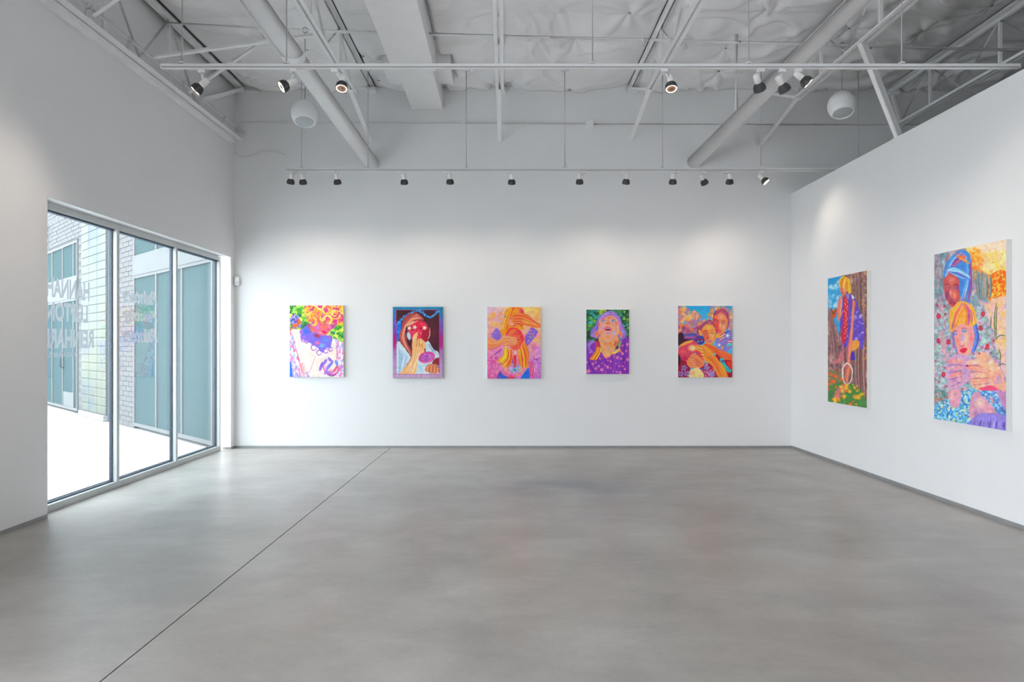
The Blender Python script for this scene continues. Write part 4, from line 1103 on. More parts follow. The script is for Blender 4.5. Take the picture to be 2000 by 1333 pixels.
def art_pair():
    A = Art(140, 186, lin(112, 942, 100, 1195), 14)
    A.grade(lambda X, Y: np.stack([np.interp(Y, [100, 330], [a, b]) for a, b in zip(hexrgb('#2fa0d4'), hexrgb('#58bce4'))], -1))
    A.blobs([(112, 100), (190, 110), (300, 170), (420, 260), (520, 300), (520, 420), (440, 520), (112, 520)], ['#f8b060', '#f08a58', '#e08070', '#d08a98', '#b880a8', '#f8c078'], 120, 40, .85, .5)
    A.blobs([(112, 420), (420, 430), (400, 540), (112, 540)], ['#b05a80', '#d06a60', '#904a88'], 30, 32, .8); A.blobs([(180, 170), (400, 190), (410, 300), (200, 320)], ['#ffd080', '#ffb860'], 26, 28, .7)
    A.blobs([(640, 110), (930, 100), (940, 420), (860, 430), (700, 200), (620, 300), (560, 290)], ['#f8b058', '#ffcc70', '#d09098', '#c0a0c0', '#f09a50'], 60, 34, .85, .5)
    A.poly([(112, 545), (420, 530), (420, 640), (112, 640)], '#5a58a8', 8); A.hair([(120, 560), (250, 560), (400, 560)], [(120, 610), (260, 600), (400, 600)], ['#8a80c8', '#4a4a98', '#c05a90', '#6a70c0'], 20, 10)
    A.poly([(112, 540), (165, 510), (210, 560), (205, 600), (330, 625), (330, 680), (112, 720)], '#3a1a30', 6)
    A.poly([(820, 500), (942, 490), (942, 620), (800, 600)], '#4a68b8', 6)
    A.ell(770, 265, 128, 128, '#a83a62', .15); A.hair([(660, 260), (740, 170), (860, 210)], [(690, 280), (780, 210), (885, 350)], ['#d0607a', '#8a2a58', '#b84a70', '#e08090'], 34, 12); A.ell(860, 380, 40, 110, '#b04068', .5, 12)
    A.poly([(632, 340), (668, 260), (770, 215), (850, 270), (872, 370), (835, 480), (775, 570), (705, 540), (650, 450)], '#ff9468', 5)
    A.poly([(632, 340), (690, 300), (740, 340), (730, 480), (690, 520), (650, 450)], '#ec5654', 46); A.ell(700, 270, 50, 40, '#ff7a60', .8); A.ell(810, 430, 40, 60, '#ffb890', .9); A.ell(770, 270, 60, 40, '#ffb488', .9); A.ell(755, 400, 20, 60, '#ffc8a0', .8); A.ell(660, 300, 26, 40, '#d83058', .8)
    for (x, y) in ((688, 345), (802, 362)): A.ell(x, y, 34, 14, '#7a2a40', .5); A.ell(x, y, 15, 12, '#74b0a4', .4)
    A.stroke([(645, 322), (690, 312), (725, 330)], 9, '#8a1f3a'); A.stroke([(765, 335), (810, 328), (850, 345)], 9, '#b03a48'); A.poly([(695, 480), (735, 470), (770, 492), (735, 512)], '#d01f50', 4, 1); A.ell(738, 492, 24, 5, '#f8e0e0', .4)
    A.poly([(690, 530), (770, 560), (760, 610), (690, 600)], '#ffb24a', 6)
    A.poly([(690, 600), (770, 590), (830, 530), (942, 495), (942, 700), (862, 800), (760, 770), (690, 700)], '#9484cc', 6)
    for k in range(5):
        A.stroke([(752 + k * 4, 640 - k * 22), (828, 590 - k * 20)], 12, '#d83848' if k % 2 == 0 else '#f6ecec', 1, 3, 0)
    for k in range(4): A.stroke([(880, 630 + k * 16), (942, 628 + k * 16)], 13, '#d83848' if k % 2 == 0 else '#f6ecec', 1, 3, 0)
    A.ell(860, 560, 44, 40, '#5a78c8', .4); A.star(868, 558, 40, '#f4f4fa', .2); A.star(740, 700, 34, '#eef0fa', .1); A.ell(790, 740, 20, 34, '#f8b050', .5); A.blobs([(730, 740), (850, 750), (830, 800), (750, 800)], ['#e8e4f8', '#6a80d0'], 10, 14); A.poly([(865, 690), (942, 672), (942, 705), (862, 720)], '#5ac8c8', 4)
    A.poly([(395, 580), (410, 440), (480, 365), (590, 310), (650, 360), (690, 430), (690, 560), (560, 420), (480, 500), (450, 600)], '#b0526c', 6); A.hair([(570, 320), (470, 400), (415, 560)], [(640, 350), (530, 400), (470, 480)], ['#d88a88', '#8a3a68', '#c06a78', '#e0a098', '#9a60a0'], 34, 12)
    A.poly([(478, 490), (510, 405), (600, 378), (660, 420), (692, 540), (665, 655), (590, 705), (525, 660)], '#ffa258', 5)
    A.poly([(480, 500), (540, 480), (580, 540), (560, 610), (520, 640)], '#ee6a4c', 44); A.ell(640, 570, 36, 70, '#ffb480', .9); A.ell(580, 430, 60, 36, '#ffc070', .9); A.ell(570, 590, 20, 26, '#e03a3a', .7); A.ell(610, 550, 18, 60, '#ffb878', .8)
    for (x, y) in ((528, 525), (632, 520)): A.ell(x, y, 32, 13, '#8a3a40', .5); A.ell(x, y, 14, 11, '#84b0a8', .4)
    A.stroke([(498, 492), (540, 480), (570, 490)], 9, '#b03038'); A.stroke([(610, 482), (650, 476)], 8, '#b86048'); A.poly([(540, 640), (590, 622), (645, 640), (590, 660)], '#d87898', 4, 1)
    A.ell(450, 510, 22, 55, '#ffb04a', .3, -12); A.ell(452, 515, 10, 30, '#f07a3a', .8, -12)
    A.poly([(370, 600), (420, 560), (500, 570), (510, 660), (440, 700), (360, 680)], '#3a4c9c', 6); A.blobs([(370, 600), (480, 570), (500, 660), (380, 680)], ['#c0284a', '#8a1f4a', '#f0f0f8', '#2a3a88'], 24, 16)
    A.poly([(112, 760), (240, 655), (350, 628), (420, 700), (400, 800), (330, 850), (240, 970), (150, 900), (112, 860)], '#d8506a', 6); A.stroke([(130, 720), (240, 665), (340, 635)], 44, '#ffa858', 1, 14); A.ell(330, 745, 82, 68, '#ffc488', .6); A.ell(345, 750, 45, 40, '#ffe4b0', .9); A.ell(190, 800, 60, 40, '#e8706a', .9); A.ell(210, 900, 80, 50, '#c03060', .8)
    A.poly([(130, 900), (240, 960), (300, 1080), (300, 1200), (112, 1200), (112, 860)], '#9a1838', 6); A.poly([(112, 840), (150, 900), (140, 1000), (112, 1000)], '#3a1020', 6)
    A.poly([(500, 690), (620, 690), (750, 770), (942, 850), (942, 955), (800, 915), (680, 830), (560, 800)], '#ff7c42', 5); A.hair([(640, 720), (780, 800), (930, 870)], [(660, 800), (800, 880), (930, 940)], ['#ffa858', '#f05a40', '#ff9050', '#e04848'], 20, 16, .7)
    A.poly([(690, 850), (800, 920), (942, 960), (942, 1200), (700, 1200)], '#a81838', 6); A.poly([(750, 920), (800, 900), (830, 980), (900, 1060), (935, 1080), (890, 1125), (800, 1030)], '#40b8bc', 6); A.poly([(850, 960), (942, 960), (942, 1070), (900, 1040)], '#e2442e', 6); A.ell(800, 950, 30, 24, '#3a5aa8', .5)
    A.poly([(440, 1000), (640, 1000), (740, 1200), (440, 1200)], '#c01f38', 6); A.blobs([(520, 970), (640, 1020), (700, 1190), (500, 1190)], ['#9a98dc', '#c8c4ee', '#8a1838', '#f0e8f0', '#d83048'], 40, 26, .85)
    A.poly([(395, 700), (520, 715), (620, 795), (720, 920), (820, 1040), (872, 1200), (740, 1200), (625, 1010), (500, 935), (400, 810)], '#ffa444', 5)
    A.hair([(560, 790), (700, 930), (840, 1180)], [(560, 900), (660, 1010), (760, 1180)], ['#ffc468', '#ff8838', '#ffb050', '#f07040'], 24, 20, .6)
    for k in range(4): A.stroke([(410 + k * 18, 715 + k * 52), (480 + k * 14, 740 + k * 48), (540 + k * 10, 800 + k * 36)], 9, '#c83a40', .9); A.stroke([(420 + k * 18, 735 + k * 52), (490 + k * 14, 760 + k * 46)], 16, '#ffcf80', .8)
    A.stroke([(520, 680), (600, 730), (700, 770)], 10, '#c83a3a', .8); A.poly([(380, 790), (440, 800), (500, 940), (420, 900)], '#d83868', 8, a=.8)
    A.poly([(245, 960), (330, 835), (430, 868), (515, 985), (430, 1052), (300, 1045)], '#ff9462', 5)
    for k in range(4): A.stroke([(275 + k * 14, 905 + k * 38 - 20), (370 + k * 10, 930 + k * 36 - 20), (490 - k * 14, 985 + k * 18)], 9, '#c0304c', .9); A.stroke([(285 + k * 12, 925 + k * 36 - 20), (370 + k * 10, 950 + k * 32 - 20)], 15, '#ffc08c', .8)
    A.poly([(290, 1095), (440, 1048), (500, 1200), (290, 1200)], '#ffdc9c', 6); A.ell(340, 1130, 50, 60, '#f8a080', .9, a=.7); A.stroke([(440, 1060), (480, 1075), (520, 1040)], 20, '#4a5cb8')
    for (x, y) in ((205, 1050), (250, 1140), (160, 1140), (550, 1040), (620, 1150)): 
        for t in range(5): A.ell(x + 30 * math.cos(t * 1.257), y + 30 * math.sin(t * 1.257), 24, 16, '#8e94dc', .4, t * 72)
        A.ell(x, y, 11, 11, '#e04858', .5)
    return A.finish()

def art_tree():
    A = Art(120, 260, oblique(1600, 4.6, 79, 428, 115, 1218, 43, 1275), 17)
    A.cells([(40, 0), (470, 0), (470, 1320), (40, 1320)], ['#8a6058', '#a87a6a', '#6a4848', '#b08a88', '#7a5a6a', '#946a64'], 22, smooth=False, stretch=2.4)
    A.hair([(300, 80), (330, 500), (310, 900), (340, 1250)], [(420, 60), (410, 500), (410, 900), (420, 1260)], ['#5a3a40', '#b8948c', '#7a5458', '#4a3038', '#c8a08a'], 60, 9, .6)
    A.blobs([(390, 60), (425, 60), (420, 400), (385, 380)], ['#e0c090', '#d0a070', '#a87a58'], 20, 12, .8); A.blobs([(405, 640), (425, 640), (425, 840), (405, 840)], ['#f0a840', '#d88a50'], 10, 10)
    sky = [(60, 90), (190, 70), (200, 300), (175, 640), (130, 500), (60, 400)]
    A.poly(sky, '#35a6da', 5); A.blobs([(70, 190), (180, 140), (185, 420), (90, 370)], ['#d8eef8', '#a8d8f0', '#f0f8fc', '#78c4e8'], 44, 22, .7); A.poly([(60, 90), (185, 75), (160, 140), (60, 180)], '#1f9ad4', 10)
    A.cells([(60, 400), (100, 420), (185, 640), (215, 860), (60, 900)], ['#8a6a68', '#a07a78', '#705058', '#b8928c', '#94707a'], 18, stretch=1.8); A.hair([(90, 400), (150, 600), (190, 820)], [(80, 450), (110, 640), (120, 860)], ['#6a4a50', '#b8908a', '#886068'], 20, 8, .6)
    A.poly([(100, 370), (130, 400), (155, 375), (160, 420), (130, 475), (108, 440)], '#c8601e', 4); A.stroke([(105, 380), (130, 430), (158, 385)], 7, '#4a2a28')
    A.poly([(60, 950), (190, 970), (200, 1120), (60, 1140)], '#6a8a4a', 8, a=.6)
    A.poly([(160, 1050), (300, 1060), (400, 1150), (400, 1290), (60, 1240), (60, 1100)], '#4a8444', 10)
    A.hair([(190, 480), (205, 640), (210, 790)], [(215, 500), (215, 650), (220, 800)], ['#c87090', '#e09088', '#a85a80'], 10, 14); A.poly([(195, 770), (222, 800), (215, 845), (150, 880), (120, 865), (170, 830)], '#d07a80', 4)
    A.poly([(235, 870), (290, 880), (270, 1000), (235, 1110), (190, 1120), (225, 1000)], '#c86a6c', 4); A.hair([(255, 890), (245, 1040)], [(275, 900), (255, 1040)], ['#e89060', '#f0a060'], 6, 10); A.poly([(150, 1120), (215, 1080), (240, 1120), (180, 1190), (130, 1180)], '#d08078', 4)
    A.poly([(205, 310), (250, 260), (292, 255), (330, 310), (372, 430), (408, 540), (392, 745), (335, 690), (250, 720), (222, 725), (190, 560), (190, 460)], '#6850bc', 4)
    A.blobs([(290, 330), (380, 450), (400, 600), (320, 660)], ['#b8a8f0', '#e4dcff', '#8a74d8', '#4a38a0'], 40, 15, .8); A.blobs([(195, 470), (260, 440), (260, 700), (220, 700)], ['#8a70d0', '#4a34a0', '#7a60c8'], 22, 14, .8)
    A.poly([(275, 770), (315, 780), (318, 840), (285, 842)], '#4a32b0', 4); A.poly([(280, 690), (340, 670), (365, 710), (300, 765)], '#ffa24a', 4); A.poly([(290, 260), (320, 285), (300, 300)], '#f0f0f8', 4)
    A.stroke([(240, 290), (238, 460), (222, 670)], 46, '#d0203a', 1, 4, .2)
    for k in range(26): A.ell(225 + A.rng.random() * 32, 310 + k * 13.5, 4.5, 6, '#fbe8ea', .5)
    A.hair([(300, 300), (300, 480), (265, 720), (252, 880)], [(322, 320), (300, 520), (280, 740), (272, 870)], ['#f09060', '#ffb070', '#e07a70', '#d87088', '#f8a060'], 22, 16)
    A.hair([(185, 270), (175, 390), (170, 490)], [(205, 300), (190, 400), (180, 490)], ['#f08a70', '#d87080', '#ffb090'], 10, 14); A.stroke([(175, 490), (215, 400)], 14, '#e08a80')
    A.ell(218, 210, 34, 58, '#ee7a62', .25); A.ell(228, 225, 18, 30, '#ffa880', .8); A.ell(207, 180, 9, 6, '#5a4a70', .5); A.ell(232, 182, 9, 6, '#5a4a70', .5); A.ell(210, 240, 12, 6, '#c82848', .5)
    A.poly([(182, 190), (185, 120), (225, 92), (275, 130), (290, 230), (262, 250), (255, 165), (215, 140)], '#ffc234', 4); A.hair([(230, 100), (200, 130), (188, 190)], [(250, 110), (280, 170), (275, 245)], ['#ffe070', '#ff9a20', '#ffd040', '#f08020'], 24, 8); A.hair([(245, 250), (250, 300)], [(270, 250), (268, 300)], ['#a080d0', '#c0a0e0'], 8, 8)
    th = np.linspace(0, 6.35, 22); A.stroke(np.stack([253 + 44 * np.cos(th), 968 + 92 * np.sin(th)], 1), 13, '#ece4da', 1, 3, 0); A.stroke(np.stack([258 + 40 * np.cos(th[:12]), 974 + 86 * np.sin(th[:12])], 1), 5, '#a89a98', 1, 3, 0)
    A.blobs([(60, 960), (190, 980), (190, 1070), (70, 1120)], ['#f0602a', '#ff8a3a', '#e04a30', '#f87848'], 46, 13, .95); A.blobs([(190, 1060), (340, 1070), (390, 1170), (350, 1280), (90, 1230), (190, 1140)], ['#ff9a1a', '#ffb828', '#f07818', '#ffd040', '#4a8a3a'], 90, 15, .95)
    return A.finish()

def art_twins():
    A = Art(190, 330, oblique(1810, 3.417, 50, 530, 130, 1225, 28, 1305), 23)
    A.cells([(0, 0), (620, 0), (620, 1340), (0, 1340)], ['#8a9aa0', '#a89ab0', '#7a98a0', '#b4a4ac', '#94a4b4', '#a08e98'], 18, smooth=False, stretch=2.0)
    A.poly([(270, 60), (560, 0), (560, 300), (420, 270), (330, 200)], '#ffdc92', 14); A.blobs([(330, 80), (530, 30), (530, 240), (400, 230)], ['#ffe9a8', '#ffd478', '#fbc8a0', '#f8dcc0', '#ffcf60'], 44, 36, .6); A.poly([(320, 60), (560, 10), (560, 90), (340, 120)], '#f8dcc8', 14, a=.8)
    A.blobs([(265, 110), (340, 90), (370, 200), (300, 230)], ['#ff9a30', '#ffb858', '#f07828'], 40, 16, .85); A.curls([(270, 100), (350, 110), (360, 260), (290, 300)], ['#ffb040', '#ff8a28', '#ffd080'], 26, 22, 7)
    A.blobs([(390, 235), (430, 230), (430, 300), (390, 300)], ['#ffa040', '#f8b868'], 12, 14); A.cells([(430, 265), (545, 255), (545, 440), (420, 455)], ['#ff8a1a', '#f0701a', '#ffa838', '#e85a20', '#ffb850'], 14)
    A.hair([(330, 240), (335, 330), (340, 430)], [(430, 270), (435, 350), (425, 420)], ['#8a9c98', '#6a8488', '#b0b0b0', '#d8a070', '#a0a8b0', '#5a7a90'], 40, 8, .8)
    A.poly([(400, 450), (560, 435), (560, 920), (470, 880), (440, 700), (390, 520)], '#f0c8b8', 12); A.blobs([(410, 460), (530, 450), (530, 880), (470, 840), (420, 600)], ['#ffd27a', '#e8bcd0', '#f8c890', '#d8b4d8', '#fbe0c0', '#ffc860'], 60, 34, .6, .8, .5)
    fl = [(60, 500), (120, 460), (150, 500), (330, 470), (400, 520), (470, 760), (490, 900), (440, 1040), (120, 1040), (60, 1000)]
    A.cells(fl, ['#9ab8b0', '#b8a8c0', '#a8c8c0', '#c8a4b4', '#8aa8b4', '#c0b8c8'], 16, a=.95); A.blobs(fl, ['#c8304a', '#a8284a', '#6aa890', '#88c0a8', '#e0607a', '#d8c8d0', '#5a98a0'], 190, 9, .85)
    for (x, y) in ((375, 527), (78, 540), (145, 712), (112, 930), (80, 705), (405, 745), (360, 620)):
        A.ell(x, y, 17, 22, '#b82848', .4); A.ell(x, y, 8, 10, '#e0506a', .5)
    A.blobs([(60, 1040), (150, 1080), (150, 1200), (60, 1220)], ['#6a9aa8', '#a86a60', '#5a8a78', '#b87858', '#8ab0b8'], 44, 12, .85)
    # upper head
    A.poly([(112, 300), (150, 240), (212, 265), (228, 380), (196, 472), (155, 468), (122, 400)], '#c45c5c', 5)
    A.ell(165, 300, 34, 34, '#e08a78', .9); A.ell(185, 400, 26, 46, '#e8907a', .9); A.ell(135, 400, 18, 46, '#8a4080', .9); A.ell(160, 385, 11, 36, '#f0a088', .8); A.ell(205, 350, 16, 30, '#7a4a98', .8); A.ell(165, 440, 20, 24, '#a84a70', .8)
    for x in (140, 194): A.ell(x, 352, 15, 7, '#4a3050', .5); A.ell(x, 352, 6, 5, '#a8c0d8', .5); A.stroke([(x - 18, 335), (x, 328), (x + 16, 336)], 5, '#5a2a40')
    A.stroke([(150, 456), (170, 450), (190, 456), (170, 466)], 9, '#9a2a48')
    H1 = [(112, 290), (130, 190), (190, 120), (250, 100), (295, 150), (298, 300), (290, 440), (245, 450), (222, 400), (212, 290), (150, 245)]
    A.poly(H1, '#4a88d0', 5); A.hair([(230, 105), (160, 160), (118, 280)], [(260, 150), (200, 200), (150, 245)], ['#7ac0ee', '#3a70c0', '#8a5ab8', '#b0dcf4', '#d86a58', '#5a98e0'], 34, 11); A.hair([(250, 130), (270, 260), (230, 430)], [(295, 180), (295, 320), (285, 440)], ['#5aa8e8', '#3a60b8', '#a04a98', '#98d4f4', '#c84a68'], 36, 11)
    A.hair([(130, 230), (190, 210), (290, 270)], [(150, 250), (220, 280), (285, 300)], ['#88ccf2', '#4a80d0', '#b8e0f8', '#6a60c0'], 18, 12); A.hair([(180, 130), (240, 110)], [(230, 160), (290, 200)], ['#f08a40', '#d86a60', '#ffb060'], 10, 9)
    # lower head
    A.poly([(160, 640), (215, 560), (300, 590), (328, 650), (312, 760), (262, 818), (210, 792), (174, 700)], '#efa4a4', 5)
    A.ell(255, 690, 30, 60, '#ffd4b4', .9); A.ell(205, 720, 22, 50, '#f49a80', .9); A.ell(240, 690, 16, 40, '#b8a8e0', .9); A.ell(300, 690, 22, 60, '#f48a80', .9); A.ell(190, 650, 22, 30, '#c8a0d8', .8); A.ell(250, 640, 26, 18, '#a8b0e4', .8); A.ell(270, 770, 34, 30, '#f8b898', .9); A.ell(235, 720, 9, 24, '#ffdcc4', .8)
    for x, y in ((190, 660), (250, 642)): A.ell(x, y, 16, 9, '#5a5a88', .5); A.ell(x, y, 9, 7, '#7cc4d4', .5); A.stroke([(x - 18, y - 14), (x, y - 22), (x + 18, y - 16)], 5, '#a05a50')
    A.poly([(218, 770), (244, 752), (272, 758), (250, 786)], '#d62c4a', 4, 1); A.stroke([(218, 732), (235, 742), (250, 730)], 6, '#c05a68')
    A.hair([(320, 560), (345, 680), (315, 790)], [(300, 580), (325, 680), (300, 780)], ['#6a90e0', '#4a60b8', '#90b8f0', '#8a6ac8'], 18, 12); A.hair([(160, 600), (175, 700), (205, 800)], [(172, 620), (185, 720), (212, 800)], ['#6a70c0', '#a088c8', '#4a5098'], 10, 9)
    H2 = [(148, 590), (158, 500), (215, 445), (275, 450), (320, 500), (335, 580), (300, 610), (262, 600), (235, 585), (200, 610), (165, 650)]
    A.poly(H2, '#ffb24c', 5); A.hair([(230, 450), (180, 530), (160, 630)], [(260, 470), (220, 540), (200, 610)], ['#ffd880', '#ff9a30', '#b060b8', '#ffc458', '#f07a58', '#8a58c0'], 34, 9); A.hair([(240, 455), (270, 520), (260, 600)], [(290, 470), (325, 540), (320, 590)], ['#ffcc60', '#ff8a38', '#ffe4a0', '#c05aa8', '#ffb040'], 34, 9)
    # dress and waist
    fd = [(150, 1085), (215, 1045), (345, 1035), (325, 1150), (290, 1265), (120, 1250), (50, 1230), (60, 1130)]
    A.cells(fd, ['#4a9cd4', '#88c4e8', '#3a7cbc', '#d4e4c4', '#68bcd0', '#a8d4ec'], 12); A.blobs(fd, ['#f0f4e8', '#2f68a8', '#e8d880', '#7ac8e0'], 110, 5, .9)
    A.poly([(310, 1060), (400, 1050), (470, 1120), (530, 1200), (530, 1240), (295, 1230)], '#dca4b8', 6); A.ell(355, 1120, 40, 40, '#ffdcc0', .9); A.ell(420, 1190, 50, 26, '#f4c4b8', .9); A.ell(330, 1190, 26, 40, '#b884b8', .9)
    rp = [(350, 1040), (470, 1030), (530, 1150), (530, 1250), (470, 1180), (410, 1110)]
    A.cells(rp, ['#5a9cd0', '#88c0e4', '#7a88c8', '#c0d8e8', '#4a80b8'], 12); A.ell(435, 1100, 14, 40, '#e0a0b0', .7, -20)
    A.poly([(280, 1250), (345, 1195), (430, 1185), (540, 1215), (540, 1320), (280, 1275)], '#9a8cd8', 5); A.hair([(320, 1235), (310, 1275)], [(520, 1240), (520, 1300)], ['#6a58b0', '#b8acec', '#7a6ac0', '#5a4aa0'], 26, 9, .8)
    # arms and hands
    A.poly([(150, 990), (222, 1000), (222, 1130), (190, 1150), (152, 1120)], '#e4a8bc', 5); A.ell(170, 1060, 14, 60, '#ffc8a8', .9); A.poly([(80, 660), (110, 640), (150, 820), (130, 860)], '#d8a8b8', 6, a=.7)
    A.poly([(440, 820), (500, 890), (535, 1020), (535, 1180), (470, 1060), (430, 960)], '#c894c0', 6); A.ell(500, 980, 18, 70, '#f0a8a8', .9, -10)
    A.poly([(128, 900), (150, 820), (230, 798), (335, 845), (352, 905), (265, 990), (172, 1035), (138, 965)], '#d4a8cc', 5); A.ell(260, 890, 60, 50, '#c8a0d4', .9); A.ell(290, 850, 40, 24, '#f8d0b8', .9)
    for k in range(4): A.stroke([(142 + k * 6, 850 + k * 46), (190 + k * 4, 840 + k * 44), (250 - k * 6, 850 + k * 36)], 32 - k * 2, '#f09c94' if k % 2 == 0 else '#e8a8b0', .9, 8); A.stroke([(140 + k * 6, 872 + k * 46), (195, 866 + k * 44), (245 - k * 6, 872 + k * 36)], 6, '#8a4a88', .9)
    A.poly([(330, 800), (390, 780), (440, 830), (500, 910), (530, 1040), (440, 1015), (345, 1035), (290, 990), (300, 930), (262, 880), (300, 860), (350, 880)], '#f6b89c', 5); A.ell(430, 900, 50, 60, '#fbd8b4', .9); A.ell(480, 960, 30, 50, '#c8a0cc', .9)
    for k in range(4): A.stroke([(270 + k * 12, 872 + k * 42 - 20), (340 + k * 8, 866 + k * 42 - 20), (420 + k * 6, 900 + k * 28 - 20)], 30, '#fbc4a4' if k % 2 == 0 else '#f4a890', .9, 8); A.stroke([(275 + k * 12, 894 + k * 42 - 20), (340 + k * 8, 890 + k * 42 - 20), (415 + k * 6, 918 + k * 28 - 20)], 6, '#b0506a', .9)
    A.blobs([(150, 830), (240, 810), (330, 860), (260, 980), (170, 1010)], ['#f8c4b4', '#b890cc', '#e890a0', '#f4d8d0'], 26, 16, .55); A.blobs([(300, 870), (420, 820), (500, 920), (510, 1010), (340, 1010)], ['#fff0d0', '#f09a8c', '#d8a0c8', '#fbd0b0'], 34, 18, .55)
    A.ell(270, 872, 12, 9, '#b81f48', .4); A.ell(352, 790, 9, 7, '#b81f48', .4); A.poly([(350, 1020), (430, 1005), (480, 1030), (400, 1040)], '#ec5a80', 6)
    for p in ([(455, 690), (452, 560), (466, 455)], [(465, 700), (462, 600), (470, 480)], [(525, 675), (490, 668), (460, 692)], [(488, 870), (492, 800), (480, 760)], [(525, 865), (505, 858), (490, 870)], [(428, 620), (430, 540)]): A.stroke(p, 7, '#4a6a4a', 1, 3, .5)
    for (x, y) in ((420, 105), (503, 130), (440, 182)): A.stroke([(x - 8, y), (x + 8, y - 2)], 4, '#c8a070'); A.stroke([(x, y - 8), (x, y + 8)], 3, '#c8a070')
    return A.finish()

def canvas_mesh(name, C, w, h):
    """front face of a canvas: local x right, y up, origin at centre"""
    nv, nu, _ = C.shape
    x = np.linspace(-w / 2, w / 2, nu); y = np.linspace(h / 2, -h / 2, nv)
    Xg, Yg = np.meshgrid(x, y)
    V = np.stack([Xg, Yg, np.zeros_like(Xg)], -1).reshape(-1, 3)
    idx = np.arange(nu * nv).reshape(nv, nu)
    F = np.stack([idx[1:, :-1].ravel(), idx[1:, 1:].ravel(), idx[:-1, 1:].ravel(), idx[:-1, :-1].ravel()], 1)
    me = bpy.data.meshes.new(name)
    me.vertices.add(len(V)); me.vertices.foreach_set('co', V.ravel())
    me.loops.add(F.size); me.loops.foreach_set('vertex_index', F.ravel())
    me.polygons.add(len(F)); me.polygons.foreach_set('loop_start', np.arange(0, F.size, 4)); 
    me.update(calc_edges=True)
    at_ = me.color_attributes.new('paint', 'FLOAT_COLOR', 'POINT')
    at_.data.foreach_set('color', np.concatenate([C.reshape(-1, 3), np.ones((nu * nv, 1))], 1).ravel().astype(np.float32))
    me.materials.append(M['paint'])
    return me

def hang(label, C, cx, cy, cz, w, h, depth, wall, edge='canvas_edge'):
    p = tag(empty('painting', (cx, cy, cz)), label, 'painting', 'figure paintings')
    q = Matrix.Rotation(R(90), 4, 'X') if wall == 'back' else Matrix.Rotation(R(-90), 4, 'Z') @ Matrix.Rotation(R(90), 4, 'X')
    p.matrix_world = Matrix.Translation((cx, cy, cz)) @ q     # local z points into the room
    MB().box(-w / 2, w / 2, -h / 2, h / 2, -depth, -.0008).build('stretcher', M[edge], p)
    link_mesh('painted_canvas', canvas_mesh('painted_canvas', C, w, h), p)
    return p
def back_painting(label, C, x0, x1, y0, y1, edge='canvas_edge', depth=.04):
    Y = YB - depth - .001
    a = at(x0, y0, Y); b = at(x1, y1, Y)
    hang(label, C, (a[0] + b[0]) / 2, Y, (a[2] + b[2]) / 2, b[0] - a[0], a[2] - b[2], depth, 'back', edge)
back_painting('painting of a figure with orange curls looking down before green leaves', art_curls(), 565.8, 670.8, 597.1, 736.8)
back_painting('purple-bordered painting of a hand lifted to a red face, oval mirror below', art_mirror(), 767.4, 864.7, 599.9, 738.7, 'dark_edge', .035)
back_painting('orange and pink painting of covered eyes above a red candle', art_candle(), 951.7, 1056.1, 600.0, 740.0)
back_painting('small painting of a violet-haired face looking up, starry purple sweater', art_violet(), 1145.1, 1228.6, 605.3, 731.0)
back_painting('painting of two embracing heads under a blue sky with orange clouds', art_pair(), 1324.3, 1430.2, 597.8, 737.5)
XC = XR - .046
hang('tall painting of a seated figure in purple against tree bark, orange flowers below', art_tree(), XC, 8.010, 1.514, .914, 1.524, .045, 'right')
hang('tall painting of two stacked heads, blue hair above blond hair, clasped hands', art_twins(), XC, 5.908, 1.525, .914, 1.53, .045, 'right')
# ================================================================ lettering on the window
def lettering(text, y_start, y_end, z0, z1, label, slant=0.0, bold=.04):
    cu = bpy.data.curves.new('vinyl_lettering', 'FONT')
    cu.body = text
    cu.shear = slant
    cu.offset = bold
    cu.resolution_u = 3
    tmp = bpy.data.objects.new('vinyl_lettering', cu)
    col.objects.link(tmp)
    dg = bpy.context.evaluated_depsgraph_get()
    me = bpy.data.meshes.new_from_object(tmp.evaluated_get(dg))
    bpy.data.objects.remove(tmp)
    co = np.zeros(len(me.vertices) * 3); me.vertices.foreach_get('co', co); co = co.reshape(-1, 3)
    lo, hi = co.min(0), co.max(0)
    u = (co[:, 0] - lo[0]) / (hi[0] - lo[0]); v = (co[:, 1] - lo[1]) / (hi[1] - lo[1])
    gx = XIN - .0575 - .0052
    yc, zc = (y_start + y_end) / 2, (z0 + z1) / 2
    out = np.stack([np.zeros(len(u)), (y_start + (y_end - y_start) * u) - yc, (z0 + (z1 - z0) * v) - zc], 1)
    me.vertices.foreach_set('co', out.ravel().astype(np.float32))
    me.materials.clear(); me.materials.append(M['vinyl']); me.update()
    me.name = 'vinyl_lettering'
    o = link_mesh('vinyl_lettering', me, None, (gx, yc, zc))
    return tag(o, label, 'lettering', 'vinyl lettering on the window glass')
lettering('HANNAH', 6.573, 5.955, 1.872, 2.05, 'white vinyl window lettering seen from behind, first of the three large capital lines')
lettering('LUPTON', 6.545, 5.955, 1.657, 1.832, 'white vinyl window lettering seen from behind, middle of the three large capital lines')
lettering('REINHARD', 6.64, 5.885, 1.418, 1.594, 'white vinyl window lettering seen from behind, longest of the large capital lines')
lettering('OF HEIRS AND ANGELS', 6.386, 5.965, 1.337, 1.383, 'white vinyl window lettering seen from behind, small capital line below the large ones', bold=.012)
lettering('Painters', 7.86, 7.12, 1.90, 2.06, 'white slanted script-like vinyl word on the glass, top of three', .45)
lettering('Painting', 7.86, 7.12, 1.67, 1.84, 'white slanted script-like vinyl word on the glass, middle of three', .45)
lettering('Painters', 7.86, 7.12, 1.475, 1.64, 'white slanted script-like vinyl word on the glass, lowest of three', .45)

